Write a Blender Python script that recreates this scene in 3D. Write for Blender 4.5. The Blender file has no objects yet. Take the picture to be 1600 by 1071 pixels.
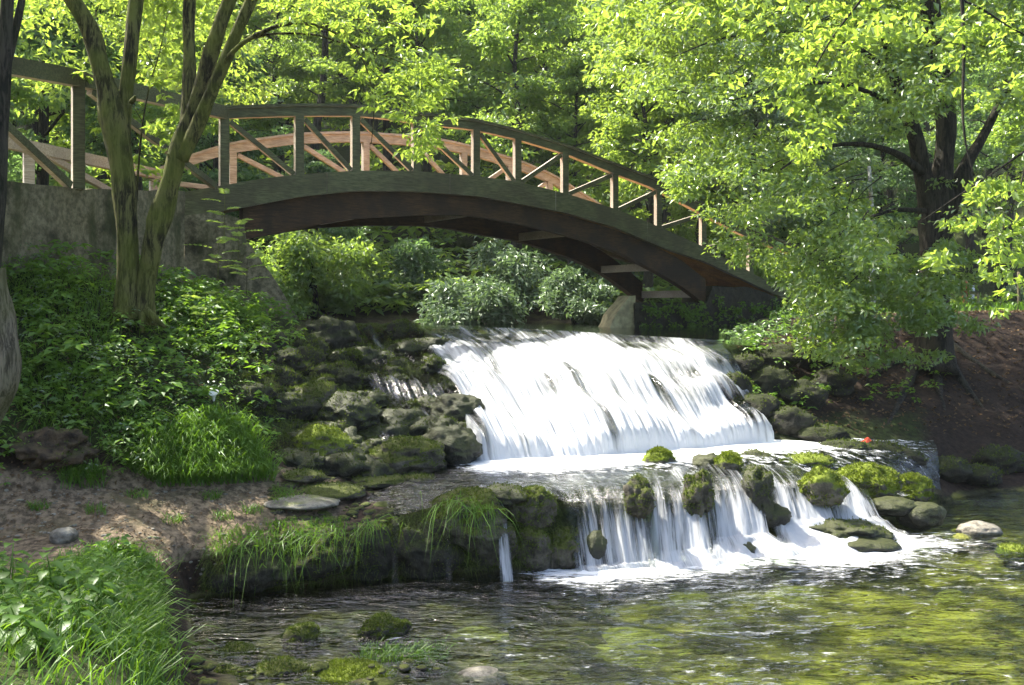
import bpy, math, random
import numpy as np
from mathutils import Vector, kdtree

C = bpy.context.scene.collection
F, HZ, CU = 1537.0, 480.0, 800.0        # focal length in photo pixels, horizon row, centre column
RNG = np.random.default_rng(7)
random.seed(7)

# ------------------------------------------------------------------ basics
def P(u, v, Y):
    return np.array([(u - CU) / F * Y, Y, (HZ - v) / F * Y])

def nrm(a):
    a = np.asarray(a, float)
    return a / np.maximum(np.linalg.norm(a, axis=-1, keepdims=True), 1e-9)

def _hash(ix, iy, iz):
    h = (ix * 374761393 + iy * 668265263 + iz * 2147483647 + 144665) & 0xFFFFFFFF
    h = ((h ^ (h >> 13)) * 1274126177) & 0xFFFFFFFF
    h = ((h ^ (h >> 16)) * 2246822519) & 0xFFFFFFFF
    return ((h ^ (h >> 15)) & 0xFFFFFF) / float(0xFFFFFF)

def vnoise(p):
    p = np.asarray(p, float)
    i = np.floor(p).astype(np.int64); f = p - i
    f = f * f * f * (f * (f * 6 - 15) + 10)
    r = 0
    for dx in (0, 1):
        for dy in (0, 1):
            for dz in (0, 1):
                w = (f[..., 0] if dx else 1 - f[..., 0]) * (f[..., 1] if dy else 1 - f[..., 1]) * (f[..., 2] if dz else 1 - f[..., 2])
                r = r + w * _hash(i[..., 0] + dx, i[..., 1] + dy, i[..., 2] + dz)
    return r * 2 - 1

def fbm(p, octv=4, gain=0.5):
    p = np.asarray(p, float); a = 1.0; s = 0; t = 0
    for k in range(octv):
        s = s + a * vnoise(p * (2.03 ** k) + k * 17.3); t += a; a *= gain
    return s / t

def tag(o, label=None, cat=None, group=None, kind=None):
    if label: o['label'] = label
    if cat: o['category'] = cat
    if group: o['group'] = group
    if kind: o['kind'] = kind
    return o

def mesh_data(name, verts, faces, mats, smooth=True, mi=None, attrs=None, uv=None):
    me = bpy.data.meshes.new(name)
    verts = np.asarray(verts, np.float32)
    if isinstance(faces, np.ndarray):
        nf, k = faces.shape
        me.vertices.add(len(verts)); me.vertices.foreach_set('co', verts.ravel())
        me.loops.add(nf * k); me.loops.foreach_set('vertex_index', faces.astype(np.int32).ravel())
        me.polygons.add(nf)
        me.polygons.foreach_set('loop_start', np.arange(0, nf * k, k, dtype=np.int32))
        me.polygons.foreach_set('loop_total', np.full(nf, k, np.int32))
        me.update(calc_edges=True)
    else:
        me.from_pydata([tuple(map(float, v)) for v in verts], [], [tuple(int(i) for i in f) for f in faces])
        me.update()
    if not isinstance(mats, (list, tuple)): mats = [mats]
    for m in mats: me.materials.append(m)
    if mi is not None: me.polygons.foreach_set('material_index', np.asarray(mi, np.int32))
    me.polygons.foreach_set('use_smooth', np.full(len(me.polygons), smooth))
    for an, val in (attrs or {}).items():
        val = np.asarray(val, np.float32)
        if val.ndim == 1:
            a = me.attributes.new(an, 'FLOAT', 'POINT'); a.data.foreach_set('value', val)
        else:
            a = me.attributes.new(an, 'FLOAT_COLOR', 'POINT'); a.data.foreach_set('color', val.ravel())
    if uv is not None:
        l = me.uv_layers.new(name='UVMap')
        vi = np.empty(len(me.loops), np.int32); me.loops.foreach_get('vertex_index', vi)
        l.data.foreach_set('uv', np.asarray(uv, np.float32)[vi].ravel())
    return me

def link(name, me, parent=None, loc=None):
    o = bpy.data.objects.new(name, me); C.objects.link(o)
    if parent is not None: o.parent = parent
    if loc is not None: o.location = [float(x) for x in loc]
    return o

def empty(name, loc=(0, 0, 0)):
    o = bpy.data.objects.new(name, None); C.objects.link(o); o.location = [float(x) for x in loc]
    o.empty_display_size = 0.2
    return o

class MB:
    """collects pieces into one mesh"""
    def __init__(s): s.v = []; s.f = []; s.m = []; s.n = 0
    def add(s, v, f, m=0):
        s.v.extend(np.asarray(v, float).tolist())
        for q in f: s.f.append([int(i) + s.n for i in q]); s.m.append(m)
        s.n += len(v)
    def addm(s, v, f, ms):
        s.v.extend(np.asarray(v, float).tolist())
        for q, m in zip(f, ms): s.f.append([int(i) + s.n for i in q]); s.m.append(m)
        s.n += len(v)
    def build(s, name, mats, parent=None, loc=(0, 0, 0), smooth=False):
        v = np.array(s.v) - np.array(loc)
        return link(name, mesh_data(name, v, s.f, mats, smooth, s.m), parent)

# ------------------------------------------------------------------ material helper
def newmat(name):
    m = bpy.data.materials.new(name); m.use_nodes = True
    nt = m.node_tree; nt.nodes.clear()
    return m, nt

class N:
    def __init__(s, nt): s.nt = nt
    def n(s, t, **kw):
        x = s.nt.nodes.new(t)
        for k, v in kw.items(): setattr(x, k, v)
        return x
    def l(s, a, b): s.nt.links.new(a, b)
    def put(s, sock, val):
        if hasattr(val, 'is_linked') or hasattr(val, 'links'): s.l(val, sock)
        else:
            if isinstance(val, (tuple, list)) and len(val) == 3 and sock.type == 'RGBA': val = (*val, 1)
            sock.default_value = val
    def noise(s, vec, scale, detail=4, rough=0.55, dist=0.0):
        x = s.n('ShaderNodeTexNoise'); s.put(x.inputs['Vector'], vec)
        x.inputs['Scale'].default_value = scale; x.inputs['Detail'].default_value = detail
        x.inputs['Roughness'].default_value = rough; x.inputs['Distortion'].default_value = dist
        return x.outputs['Fac']
    def voro(s, vec, scale, out='Distance', feature='F1'):
        x = s.n('ShaderNodeTexVoronoi', feature=feature); s.put(x.inputs['Vector'], vec)
        x.inputs['Scale'].default_value = scale
        return x.outputs[out]
    def ramp(s, fac, stops, interp='LINEAR'):
        x = s.n('ShaderNodeValToRGB'); x.color_ramp.interpolation = interp
        e = x.color_ramp.elements
        while len(e) < len(stops): e.new(0.5)
        for el, (p, c) in zip(e, stops):
            el.position = p; el.color = (c, c, c, 1) if isinstance(c, (int, float)) else (*c, 1)
        s.put(x.inputs['Fac'], fac); return x.outputs['Color']
    def mix(s, fac, a, b, blend='MIX'):
        x = s.n('ShaderNodeMix', data_type='RGBA', blend_type=blend)
        s.put(x.inputs[0], fac); s.put(x.inputs[6], a); s.put(x.inputs[7], b)
        return x.outputs[2]
    def math(s, op, a, b=0.0, clamp=False):
        x = s.n('ShaderNodeMath', operation=op, use_clamp=clamp)
        s.put(x.inputs[0], a); s.put(x.inputs[1], b); return x.outputs[0]
    def mapr(s, val, a, b, c=0.0, d=1.0):
        x = s.n('ShaderNodeMapRange', interpolation_type='SMOOTHSTEP')
        s.put(x.inputs['Value'], val)
        for k, q in zip(('From Min', 'From Max', 'To Min', 'To Max'), (a, b, c, d)): x.inputs[k].default_value = q
        return x.outputs[0]
    def mapping(s, vec, scale=(1, 1, 1), rot=(0, 0, 0)):
        x = s.n('ShaderNodeMapping'); s.put(x.inputs['Vector'], vec)
        x.inputs['Scale'].default_value = scale; x.inputs['Rotation'].default_value = rot
        return x.outputs[0]
    def bump(s, h, strength=0.5, dist=0.02, normal=None):
        x = s.n('ShaderNodeBump'); s.put(x.inputs['Height'], h)
        x.inputs['Strength'].default_value = strength; x.inputs['Distance'].default_value = dist
        if normal is not None: s.l(normal, x.inputs['Normal'])
        return x.outputs[0]
    def attr(s, name, out='Fac'):
        return s.n('ShaderNodeAttribute', attribute_name=name).outputs[out]
    def pos(s): return s.n('ShaderNodeNewGeometry').outputs['Position']
    def obj(s): return s.n('ShaderNodeTexCoord').outputs['Object']
    def bsdf(s, col, rough, normal=None, spec=0.5):
        x = s.n('ShaderNodeBsdfPrincipled')
        s.put(x.inputs['Base Color'], col); s.put(x.inputs['Roughness'], rough)
        s.put(x.inputs['Specular IOR Level'], spec)
        if normal is not None: s.l(normal, x.inputs['Normal'])
        return x.outputs[0]
    def mixs(s, fac, a, b):
        x = s.n('ShaderNodeMixShader'); s.put(x.inputs[0], fac); s.l(a, x.inputs[1]); s.l(b, x.inputs[2])
        return x.outputs[0]
    def out(s, sh):
        o = s.n('ShaderNodeOutputMaterial'); s.l(sh, o.inputs['Surface'])

def leaf_mat(name, c_dark, c_light, t_col, trans=0.45, gloss=0.06, rough=0.35, clump=0.7, objvar=0.25):
    m, nt = newmat(name); k = N(nt)
    g = k.n('ShaderNodeNewGeometry')
    isl = g.outputs['Random Per Island']
    ob = k.n('ShaderNodeObjectInfo').outputs['Random']
    nz = k.noise(g.outputs['Position'], clump, 2)
    f = k.math('ADD', k.math('MULTIPLY', isl, 0.55), k.math('MULTIPLY', nz, 0.55))
    f = k.math('ADD', f, k.math('MULTIPLY', k.math('SUBTRACT', ob, 0.5), objvar), True)
    col = k.mix(f, c_dark, c_light)
    tc = k.mix(f, [x * 0.75 for x in t_col], t_col)
    d = k.n('ShaderNodeBsdfDiffuse'); k.l(col, d.inputs['Color'])
    t = k.n('ShaderNodeBsdfTranslucent'); k.l(tc, t.inputs['Color'])
    gl = k.n('ShaderNodeBsdfGlossy'); gl.inputs['Roughness'].default_value = rough
    gl.inputs['Color'].default_value = (0.9, 0.95, 0.9, 1)
    s = k.mixs(trans, d.outputs[0], t.outputs[0])
    s = k.mixs(gloss, s, gl.outputs[0]); k.out(s)
    return m

M = {}
M['leaf_forest'] = leaf_mat('leaf_forest', (0.045, 0.095, 0.022), (0.12, 0.21, 0.035), (0.38, 0.55, 0.07), 0.55, 0.05, 0.4, 0.35, 0.5)
M['leaf_bright'] = leaf_mat('leaf_bright', (0.07, 0.14, 0.02), (0.15, 0.24, 0.035), (0.44, 0.60, 0.07), 0.55, 0.04, 0.4, 1.0)
M['leaf_bush'] = leaf_mat('leaf_bush', (0.06, 0.11, 0.05), (0.14, 0.20, 0.10), (0.20, 0.32, 0.10), 0.35, 0.06, 0.4, 1.2)
M['leaf_dark'] = leaf_mat('leaf_dark', (0.03, 0.07, 0.03), (0.085, 0.15, 0.05), (0.22, 0.38, 0.09), 0.5, 0.04, 0.4, 0.5, 0.4)
M['leaf_big'] = leaf_mat('leaf_big', (0.05, 0.11, 0.02), (0.12, 0.21, 0.035), (0.38, 0.54, 0.06), 0.5, 0.08, 0.3, 0.8)
M['leaf_herb'] = leaf_mat('leaf_herb', (0.035, 0.09, 0.012), (0.125, 0.235, 0.03), (0.26, 0.46, 0.035), 0.42, 0.03, 0.4, 1.5)
M['grass'] = leaf_mat('grass', (0.03, 0.085, 0.008), (0.10, 0.2, 0.018), (0.20, 0.38, 0.02), 0.38, 0.025, 0.4, 2.0)
M['moss_bright'] = leaf_mat('moss_bright', (0.05, 0.055, 0.008), (0.17, 0.215, 0.016), (0.2, 0.28, 0.018), 0.35, 0.02, 0.6, 5.0)
M['moss_fuzz'] = leaf_mat('moss_fuzz', (0.022, 0.036, 0.006), (0.10, 0.13, 0.015), (0.14, 0.2, 0.02), 0.3, 0.02, 0.6, 5.0)

def bark(name, dark, light, moss, mossamt=0.5, vs=(14, 14, 2.2)):
    m, nt = newmat(name); k = N(nt)
    p = k.pos()
    v = k.mapping(p, vs)
    n1 = k.noise(v, 1.0, 6, 0.65, 0.6); n2 = k.noise(p, 1.7, 3)
    n3 = k.noise(k.mapping(p, [x * 2.6 for x in vs]), 1.0, 5, 0.7, 0.8)
    n1 = k.math('ADD', k.math('MULTIPLY', n1, 0.55), k.math('MULTIPLY', n3, 0.45))
    col = k.mix(k.mapr(n1, 0.43, 0.57), dark, light)
    col = k.mix(k.math('MULTIPLY', k.mapr(n2, 0.42, 0.62), mossamt), col, moss)
    k.out(k.bsdf(col, 0.9, k.bump(n1, 1.0, 0.06), 0.2)); return m
M['bark_moss'] = bark('bark_moss', (0.012, 0.011, 0.004), (0.14, 0.135, 0.045), (0.11, 0.13, 0.018), 0.6)
M['bark_dark'] = bark('bark_dark', (0.012, 0.011, 0.009), (0.06, 0.052, 0.04), (0.03, 0.035, 0.015), 0.3)
M['bark_pale'] = bark('bark_pale', (0.05, 0.042, 0.028), (0.22, 0.19, 0.13), (0.12, 0.125, 0.04), 0.5, (22, 22, 2.0))
M['bark_white'] = bark('bark_white', (0.2, 0.19, 0.17), (0.65, 0.64, 0.6), (0.3, 0.3, 0.25), 0.2, (5, 5, 9))

def rockmat(name, base1, base2, mossc, moss_lo, moss_hi, rough=0.75, spec=0.3):
    m, nt = newmat(name); k = N(nt)
    g = k.n('ShaderNodeNewGeometry'); p = g.outputs['Position']
    sp = k.n('ShaderNodeSeparateXYZ'); k.l(g.outputs['Normal'], sp.inputs[0])
    n1 = k.noise(p, 9, 6, 0.65); n2 = k.noise(p, 3.3, 4); n3 = k.noise(p, 40, 4, 0.7)
    col = k.mix(k.mapr(n1, 0.35, 0.65), base1, base2)
    mk = k.math('ADD', k.math('MULTIPLY', sp.outputs[2], 0.55), k.math('ADD', n2, k.math('MULTIPLY', n1, 0.35)))
    mk = k.mapr(mk, moss_lo, moss_hi)
    mc = k.mix(k.mapr(n3, 0.3, 0.7), [c * 0.45 for c in mossc], mossc)
    col = k.mix(mk, col, mc)
    h = k.math('ADD', k.math('MULTIPLY', n1, 0.6), k.math('MULTIPLY', n3, 0.4))
    r = k.math('ADD', rough, k.math('MULTIPLY', mk, 0.15), True)
    k.out(k.bsdf(col, r, k.bump(h, 0.9, 0.05), spec)); return m
M['rock_moss'] = rockmat('rock_moss', (0.025, 0.022, 0.014), (0.10, 0.09, 0.065), (0.075, 0.09, 0.014), 0.78, 1.05)
M['rock_bright'] = rockmat('rock_bright', (0.05, 0.045, 0.03), (0.15, 0.135, 0.1), (0.17, 0.22, 0.02), 0.62, 0.85)
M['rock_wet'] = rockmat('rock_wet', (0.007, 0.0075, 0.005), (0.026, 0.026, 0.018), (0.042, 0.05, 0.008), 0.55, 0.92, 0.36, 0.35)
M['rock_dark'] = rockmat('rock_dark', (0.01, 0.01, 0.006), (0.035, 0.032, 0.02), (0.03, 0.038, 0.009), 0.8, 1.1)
M['rock_pale'] = rockmat('rock_pale', (0.10, 0.09, 0.07), (0.26, 0.24, 0.19), (0.2, 0.22, 0.07), 1.2, 1.5)
M['rock_algae'] = rockmat('rock_algae', (0.07, 0.07, 0.014), (0.22, 0.19, 0.06), (0.2, 0.21, 0.03), 0.75, 1.0, 0.5)

def simple(name, col, rough=0.7, var=0.25, scale=8):
    m, nt = newmat(name); k = N(nt); n1 = k.noise(k.pos(), scale, 4)
    c = k.mix(k.mapr(n1, 0.3, 0.7), [x * (1 - var) for x in col], [min(1, x * (1 + var)) for x in col])
    k.out(k.bsdf(c, rough, k.bump(n1, 0.3, 0.01))); return m

def woodmat(name, c1, c2, stain=None, amt=0.4):
    m, nt = newmat(name); k = N(nt); p = k.pos()
    v = k.mapping(p, (7, 7, 7), (0, 0, math.radians(-34)))
    v2 = k.mapping(v, (0.35, 3.0, 3.0))
    n1 = k.noise(v2, 2.5, 6, 0.65, 0.4); n2 = k.noise(p, 2.1, 4)
    col = k.mix(k.mapr(n1, 0.35, 0.65), c1, c2)
    if stain: col = k.mix(k.math('MULTIPLY', k.mapr(n2, 0.4, 0.62), amt), col, stain)
    k.out(k.bsdf(col, 0.75, k.bump(n1, 0.5, 0.015), 0.3)); return m
M['wood'] = woodmat('wood', (0.29, 0.245, 0.19), (0.49, 0.425, 0.35), (0.23, 0.2, 0.165), 0.45)
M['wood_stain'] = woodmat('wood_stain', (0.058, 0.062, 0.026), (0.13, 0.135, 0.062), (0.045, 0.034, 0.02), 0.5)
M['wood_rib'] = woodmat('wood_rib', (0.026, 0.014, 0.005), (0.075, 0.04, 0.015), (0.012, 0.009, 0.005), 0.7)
M['wood_deck'] = woodmat('wood_deck', (0.48, 0.22, 0.06), (0.7, 0.40, 0.15), (0.16, 0.08, 0.035), 0.5)  # orange planks, saturation raised to put reflected light into the colour

def concretemat():
    m, nt = newmat('concrete'); k = N(nt); p = k.pos()
    n1 = k.noise(p, 1.6, 6, 0.6); n2 = k.noise(p, 14, 5, 0.7); n3 = k.noise(k.mapping(p, (2.5, 2.5, 0.5)), 1.2, 4)
    col = k.mix(k.mapr(n2, 0.35, 0.7), (0.10, 0.09, 0.052), (0.25, 0.215, 0.135))
    col = k.mix(k.mapr(n1, 0.48, 0.68), col, (0.022, 0.022, 0.01))
    col = k.mix(k.math('MULTIPLY', k.mapr(n3, 0.5, 0.7), 0.7), col, (0.04, 0.048, 0.014))
    k.out(k.bsdf(col, 0.9, k.bump(n2, 0.6, 0.03), 0.2)); return m
M['concrete'] = concretemat()

def groundmat():
    m, nt = newmat('ground'); k = N(nt); p = k.pos()
    z = k.n('ShaderNodeSeparateColor'); k.l(k.attr('zone', 'Color'), z.inputs[0])
    n1 = k.noise(p, 2.2, 5); n2 = k.noise(p, 13, 5, 0.7); n3 = k.noise(p, 45, 3, 0.7); nb = k.noise(p, 0.9, 3)
    soil = k.mix(k.mapr(n2, 0.3, 0.7), (0.010, 0.0065, 0.004), (0.04, 0.025, 0.016))
    dirt = k.mix(k.mapr(n2, 0.35, 0.68), (0.06, 0.045, 0.028), (0.26, 0.195, 0.125))
    dirt = k.mix(k.mapr(n1, 0.5, 0.7), dirt, (0.10, 0.085, 0.045))
    green = k.mix(k.mapr(n2, 0.3, 0.7), (0.010, 0.014, 0.004), (0.045, 0.06, 0.012))
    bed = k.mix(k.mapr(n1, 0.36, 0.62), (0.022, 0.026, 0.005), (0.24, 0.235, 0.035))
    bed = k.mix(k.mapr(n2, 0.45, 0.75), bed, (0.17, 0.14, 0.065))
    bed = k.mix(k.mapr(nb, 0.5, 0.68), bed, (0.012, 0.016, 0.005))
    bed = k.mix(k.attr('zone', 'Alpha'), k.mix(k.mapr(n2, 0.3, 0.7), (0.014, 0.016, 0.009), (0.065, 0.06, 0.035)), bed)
    jit = k.math('MULTIPLY', k.math('SUBTRACT', n1, 0.5), 0.9)
    col = soil
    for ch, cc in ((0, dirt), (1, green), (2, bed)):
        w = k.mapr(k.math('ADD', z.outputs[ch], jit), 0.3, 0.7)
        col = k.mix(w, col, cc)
    h = k.math('ADD', k.math('MULTIPLY', n2, 0.7), k.math('MULTIPLY', n3, 0.3))
    k.out(k.bsdf(col, 0.9, k.bump(h, 0.9, 0.05), 0.2)); return m
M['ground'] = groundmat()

def watermat(name, tint, wave_scale, strength, foam=True, stretch=(1, 1, 1), rot=0.0, dist=0.03):
    m, nt = newmat(name); k = N(nt); p = k.pos()
    v = k.mapping(p, stretch, (0, 0, rot))
    n1 = k.noise(v, wave_scale, 3, 0.55, 0.4); n2 = k.noise(v, wave_scale * 3.1, 3, 0.6, 0.3)
    h = k.math('ADD', n1, k.math('MULTIPLY', n2, 0.22))
    bp = k.bump(h, strength, dist)
    fr = k.n('ShaderNodeFresnel'); fr.inputs['IOR'].default_value = 1.33; k.l(bp, fr.inputs['Normal'])
    tr = k.n('ShaderNodeBsdfTransparent'); k.put(tr.inputs['Color'], tint)
    gl = k.n('ShaderNodeBsdfGlossy'); gl.inputs['Roughness'].default_value = 0.03; k.l(bp, gl.inputs['Normal'])
    s = k.mixs(k.math('MULTIPLY', fr.outputs[0], 1.5, True), tr.outputs[0], gl.outputs[0])
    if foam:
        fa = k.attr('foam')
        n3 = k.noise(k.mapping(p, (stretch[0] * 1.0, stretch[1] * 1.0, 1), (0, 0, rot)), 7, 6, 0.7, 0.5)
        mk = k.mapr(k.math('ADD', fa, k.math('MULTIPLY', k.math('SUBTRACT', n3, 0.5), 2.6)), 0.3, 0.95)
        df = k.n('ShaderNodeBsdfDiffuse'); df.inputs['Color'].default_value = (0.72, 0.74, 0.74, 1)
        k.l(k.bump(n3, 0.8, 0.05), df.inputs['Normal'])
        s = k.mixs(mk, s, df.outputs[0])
    k.out(s); return m
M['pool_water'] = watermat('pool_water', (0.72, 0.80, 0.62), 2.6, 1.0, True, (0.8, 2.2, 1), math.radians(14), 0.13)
M['mid_water'] = watermat('mid_water', (0.7, 0.75, 0.66), 6, 1.0, True, (1.0, 1.6, 1), math.radians(20), 0.07)
M['river_water'] = watermat('river_water', (0.45, 0.55, 0.42), 4, 0.5, False, (1, 1.3, 1), 0, 0.03)

def fallmat(name, xs=26, ys=1.3):
    m, nt = newmat(name); k = N(nt)
    uv = k.n('ShaderNodeUVMap', uv_map='UVMap').outputs[0]
    dn = k.attr('dens')
    a = k.noise(k.mapping(uv, (xs, ys, 1)), 1.0, 5, 0.65, 0.35)
    b = k.noise(k.mapping(uv, (xs * 0.22, ys * 0.8, 1)), 1.0, 3, 0.5, 0.6)
    c = k.noise(k.mapping(uv, (xs * 2.7, ys * 2.2, 1)), 1.0, 3, 0.7, 0.2)
    s_ = k.math('ADD', k.math('MULTIPLY', a, 0.9), k.math('ADD', k.math('MULTIPLY', b, 0.9), k.math('MULTIPLY', c, 0.45)))
    mk = k.mapr(k.math('ADD', k.math('SUBTRACT', s_, 1.12), dn), 0.14, 0.86, 0.0, 0.95)
    bp = k.bump(k.math('ADD', a, k.math('MULTIPLY', c, 0.5)), 0.6, 0.05)
    d = k.n('ShaderNodeBsdfDiffuse'); d.inputs['Color'].default_value = (0.62, 0.64, 0.66, 1); k.l(bp, d.inputs['Normal'])
    t = k.n('ShaderNodeBsdfTranslucent'); t.inputs['Color'].default_value = (0.7, 0.72, 0.73, 1)
    w = k.mixs(0.3, d.outputs[0], t.outputs[0])
    fr = k.n('ShaderNodeFresnel'); fr.inputs['IOR'].default_value = 1.33; k.l(bp, fr.inputs['Normal'])
    tr = k.n('ShaderNodeBsdfTransparent'); tr.inputs['Color'].default_value = (0.86, 0.9, 0.86, 1)
    gl = k.n('ShaderNodeBsdfGlossy'); gl.inputs['Roughness'].default_value = 0.12; k.l(bp, gl.inputs['Normal'])
    clear = k.mixs(fr.outputs[0], tr.outputs[0], gl.outputs[0])
    k.out(k.mixs(mk, clear, w)); return m
M['fall'] = fallmat('fall_water')
M['fall_small'] = fallmat('veil_water', 30, 2.0)

# ------------------------------------------------------------------ terrain: lofted station curves (u -> Y, z)
ST = []   # (name, [(u, Y, z)...], rows to next)
def st(name, pts, rows): ST.append((name, pts, rows))
st('A', [(-700, 2.0, -1.7), (260, 2.0, -1.75), (380, 2.0, -2.6), (600, 2.0, -2.75), (2300, 2.0, -2.9)], 6)
st('B', [(-700, 5, -1.75), (100, 5, -1.78), (200, 5, -1.9), (290, 5, -2.5), (400, 5, -2.7), (800, 5, -2.8), (2300, 5, -2.85)], 14)
st('C', [(-700, 6.8, -1.88), (100, 6.8, -1.92), (200, 6.8, -2.1), (280, 6.8, -2.5), (400, 6.8, -2.64), (500, 6.8, -2.6), (600, 6.8, -2.6), (700, 6.8, -2.65),
         (800, 6.8, -2.75), (1200, 6.8, -2.82), (1600, 6.8, -2.78), (2300, 6.8, -2.8)], 18)
st('D', [(-700, 7.9, -1.85), (0, 7.9, -2.0), (100, 7.9, -2.02), (200, 7.9, -2.12), (260, 7.95, -2.35), (310, 8.0, -2.68), (400, 8, -2.75), (600, 8, -2.74),
         (1000, 8.2, -2.85), (1600, 8.6, -2.82), (2300, 9, -2.8)], 16)
st('E', [(-700, 8.3, -1.9), (200, 8.5, -1.97), (270, 8.6, -2.15), (300, 8.75, -2.7), (400, 8.95, -2.78), (500, 9.25, -2.78), (600, 9.45, -2.78), (700, 9.5, -2.78),
         (800, 9.56, -2.78), (900, 9.85, -2.8), (1000, 10.25, -2.8), (1100, 10.6, -2.8), (1200, 11.1, -2.8), (1300, 11.5, -2.8), (1400, 11.9, -2.8),
         (1500, 13.4, -2.75), (1600, 13.6, -2.75), (2300, 14, -2.7)], 14)
st('Fl', [(-700, 8.5, -1.88), (200, 8.7, -1.95), (270, 8.75, -2.08), (300, 8.85, -2.2), (400, 9.1, -2.2), (500, 9.4, -2.18), (600, 9.7, -2.12), (700, 9.82, -2.0),
         (800, 9.85, -1.92), (900, 10.1, -1.92), (1000, 10.5, -1.94), (1100, 10.85, -1.95), (1200, 11.3, -1.98), (1300, 11.7, -2.1), (1400, 12.05, -2.25),
         (1500, 13.6, -2.6), (1600, 13.8, -2.62), (2300, 14.2, -2.6)], 14)
st('G', [(-700, 8.7, -1.75), (0, 8.8, -1.78), (200, 9.2, -1.86), (300, 9.4, -1.92), (400, 9.9, -1.95), (500, 10.3, -1.95), (600, 10.7, -1.97), (800, 11.0, -1.97),
         (1000, 11.5, -1.97), (1200, 12.3, -2.0), (1300, 12.8, -2.03), (1400, 13.4, -2.12), (1500, 14.3, -2.4), (1600, 14.5, -2.45), (2300, 15, -2.4)], 14)
st('H', [(-700, 8.8, -1.65), (0, 9.0, -1.67), (100, 9.2, -1.7), (200, 9.6, -1.77), (300, 9.8, -1.82), (400, 10.3, -1.86), (500, 10.7, -1.88), (600, 11.2, -1.9),
         (700, 11.6, -1.93), (800, 11.95, -1.95), (900, 12.15, -1.95), (1000, 12.5, -1.95), (1100, 12.95, -1.95), (1200, 13.5, -1.95), (1300, 14.0, -1.96),
         (1400, 14.6, -2.02), (1500, 15.1, -2.25), (1600, 15.2, -2.3), (2300, 15.6, -2.2)], 28)
st('I', [(-700, 9.6, -.6), (0, 9.9, -.6), (100, 10.2, -.65), (200, 10.6, -.75), (300, 11.2, -.8), (400, 12.2, -.85), (500, 13.2, -.95), (600, 13.9, -1.05),
         (700, 14.1, -1.05), (800, 14.1, -1.1), (900, 14.1, -1.1), (1000, 14.1, -1.12), (1100, 14.3, -1.2), (1200, 15.2, -1.4), (1300, 16, -1.35), (1400, 16.7, -1.25),
         (1500, 17.1, -1.2), (1600, 17.2, -1.2), (2300, 17.5, -1.1)], 28)
st('J', [(-700, 10.4, .45), (0, 10.9, .42), (100, 11.3, .36), (200, 12.0, .25), (300, 13, .1), (400, 14.5, -.08), (500, 16, -.28), (600, 16.8, -.42), (700, 16.8, -.43),
         (800, 16.5, -.46), (900, 16.2, -.51), (1000, 15.9, -.57), (1100, 15.6, -.62), (1150, 15.7, -.66), (1200, 16.8, -.75), (1300, 18, -.52), (1400, 18.8, -.25),
         (1500, 19.2, -.12), (1600, 19.2, -.1), (2300, 19.5, -.05)], 10)
st('K', [(-700, 12, .5), (0, 12.4, .5), (200, 13.8, .45), (300, 15, .3), (400, 17, -.1), (480, 18.2, -.75), (600, 19, -.9), (1000, 19, -.95), (1100, 19.5, -.85), (1200, 20.5, -.3),
         (1300, 21, -.12), (2300, 21.5, -.05)], 8)
st('L', [(-700, 20, .8), (250, 22, .5), (350, 23, -.2), (450, 24, -.9), (950, 25, -.9), (1050, 25, -.6), (1150, 25, -.1), (2300, 26, -.05)], 8)
st('Mm', [(-700, 25, 2), (300, 27.5, .6), (600, 28.5, .1), (1000, 28.5, .1), (1200, 30, 0), (1300, 34, -.05), (2300, 40, -.05)], 10)
st('Nn', [(-700, 38, 7), (300, 40, 5), (1000, 42, 4.5), (1200, 44, 2), (1350, 55, -.05), (2300, 60, -.05)], 10)
st('O', [(-700, 62, 20), (300, 64, 17), (1000, 66, 16), (1300, 72, 9), (2300, 80, 6)], 8)
st('Q', [(-700, 110, 50), (1000, 115, 45), (2300, 125, 36)], 0)
US = np.unique(np.concatenate([np.arange(-700, -60, 40), np.arange(-60, 1664, 6), np.arange(1664, 2301, 40)])).astype(float)
curves = []
for nme, pts, r in ST:
    a = np.array(pts, float)
    Y = np.interp(US, a[:, 0], a[:, 1]); Z = np.interp(US, a[:, 0], a[:, 2])
    ker = np.array([1, 3, 5, 3, 1.]) / 13
    for _ in range(3):
        Y = np.convolve(np.pad(Y, 2, 'edge'), ker, 'valid'); Z = np.convolve(np.pad(Z, 2, 'edge'), ker, 'valid')
    curves.append(np.stack([(US - CU) / F * Y, Y, Z], 1))
rows, rs = [], []
for i in range(len(ST) - 1):
    n = ST[i][2]
    for k in range(n):
        t = k / n
        rows.append(curves[i] * (1 - t) + curves[i + 1] * t); rs.append(i + t)
rows.append(curves[-1]); rs.append(len(ST) - 1.0)
TG = np.stack(rows); RS = np.array(rs); SN = [s[0] for s in ST]
SI = {n: i for i, n in enumerate(SN)}
n1 = fbm(TG * 0.9, 3); n2 = fbm(TG * 3.1 + 5, 4); n3 = fbm(TG * 9 + 9, 3)
amp = np.interp(RS, [0, 3, 4, 5, 7, 8, 9, 10, 11, 13, 15], [.06, .06, .07, .06, .07, .14, .10, .06, .1, .5, 1.0])[:, None]
def sm0(x, a, b): t = np.clip((x - a) / (b - a), 0, 1); return t * t * (3 - 2 * t)
left = np.clip((480 - US) / 100, 0, 1)[None]
d = amp * (0.5 * n1 + 0.55 * n2 + 0.25 * n3)
slopeb = (np.exp(-((RS - 8.1) / .75) ** 2))[:, None] * (sm0(US, 400, 480) * (1 - sm0(US, 690, 760)))[None]
d = d + slopeb * (.22 * n2 + .16 * n3)
bank = ((RS > SI['H'] - .5) & (RS < SI['J'] + .3))[:, None]
fade = np.where(np.abs(RS - SI['J'])[:, None] < .25, 0.35, 1.0)
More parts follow.
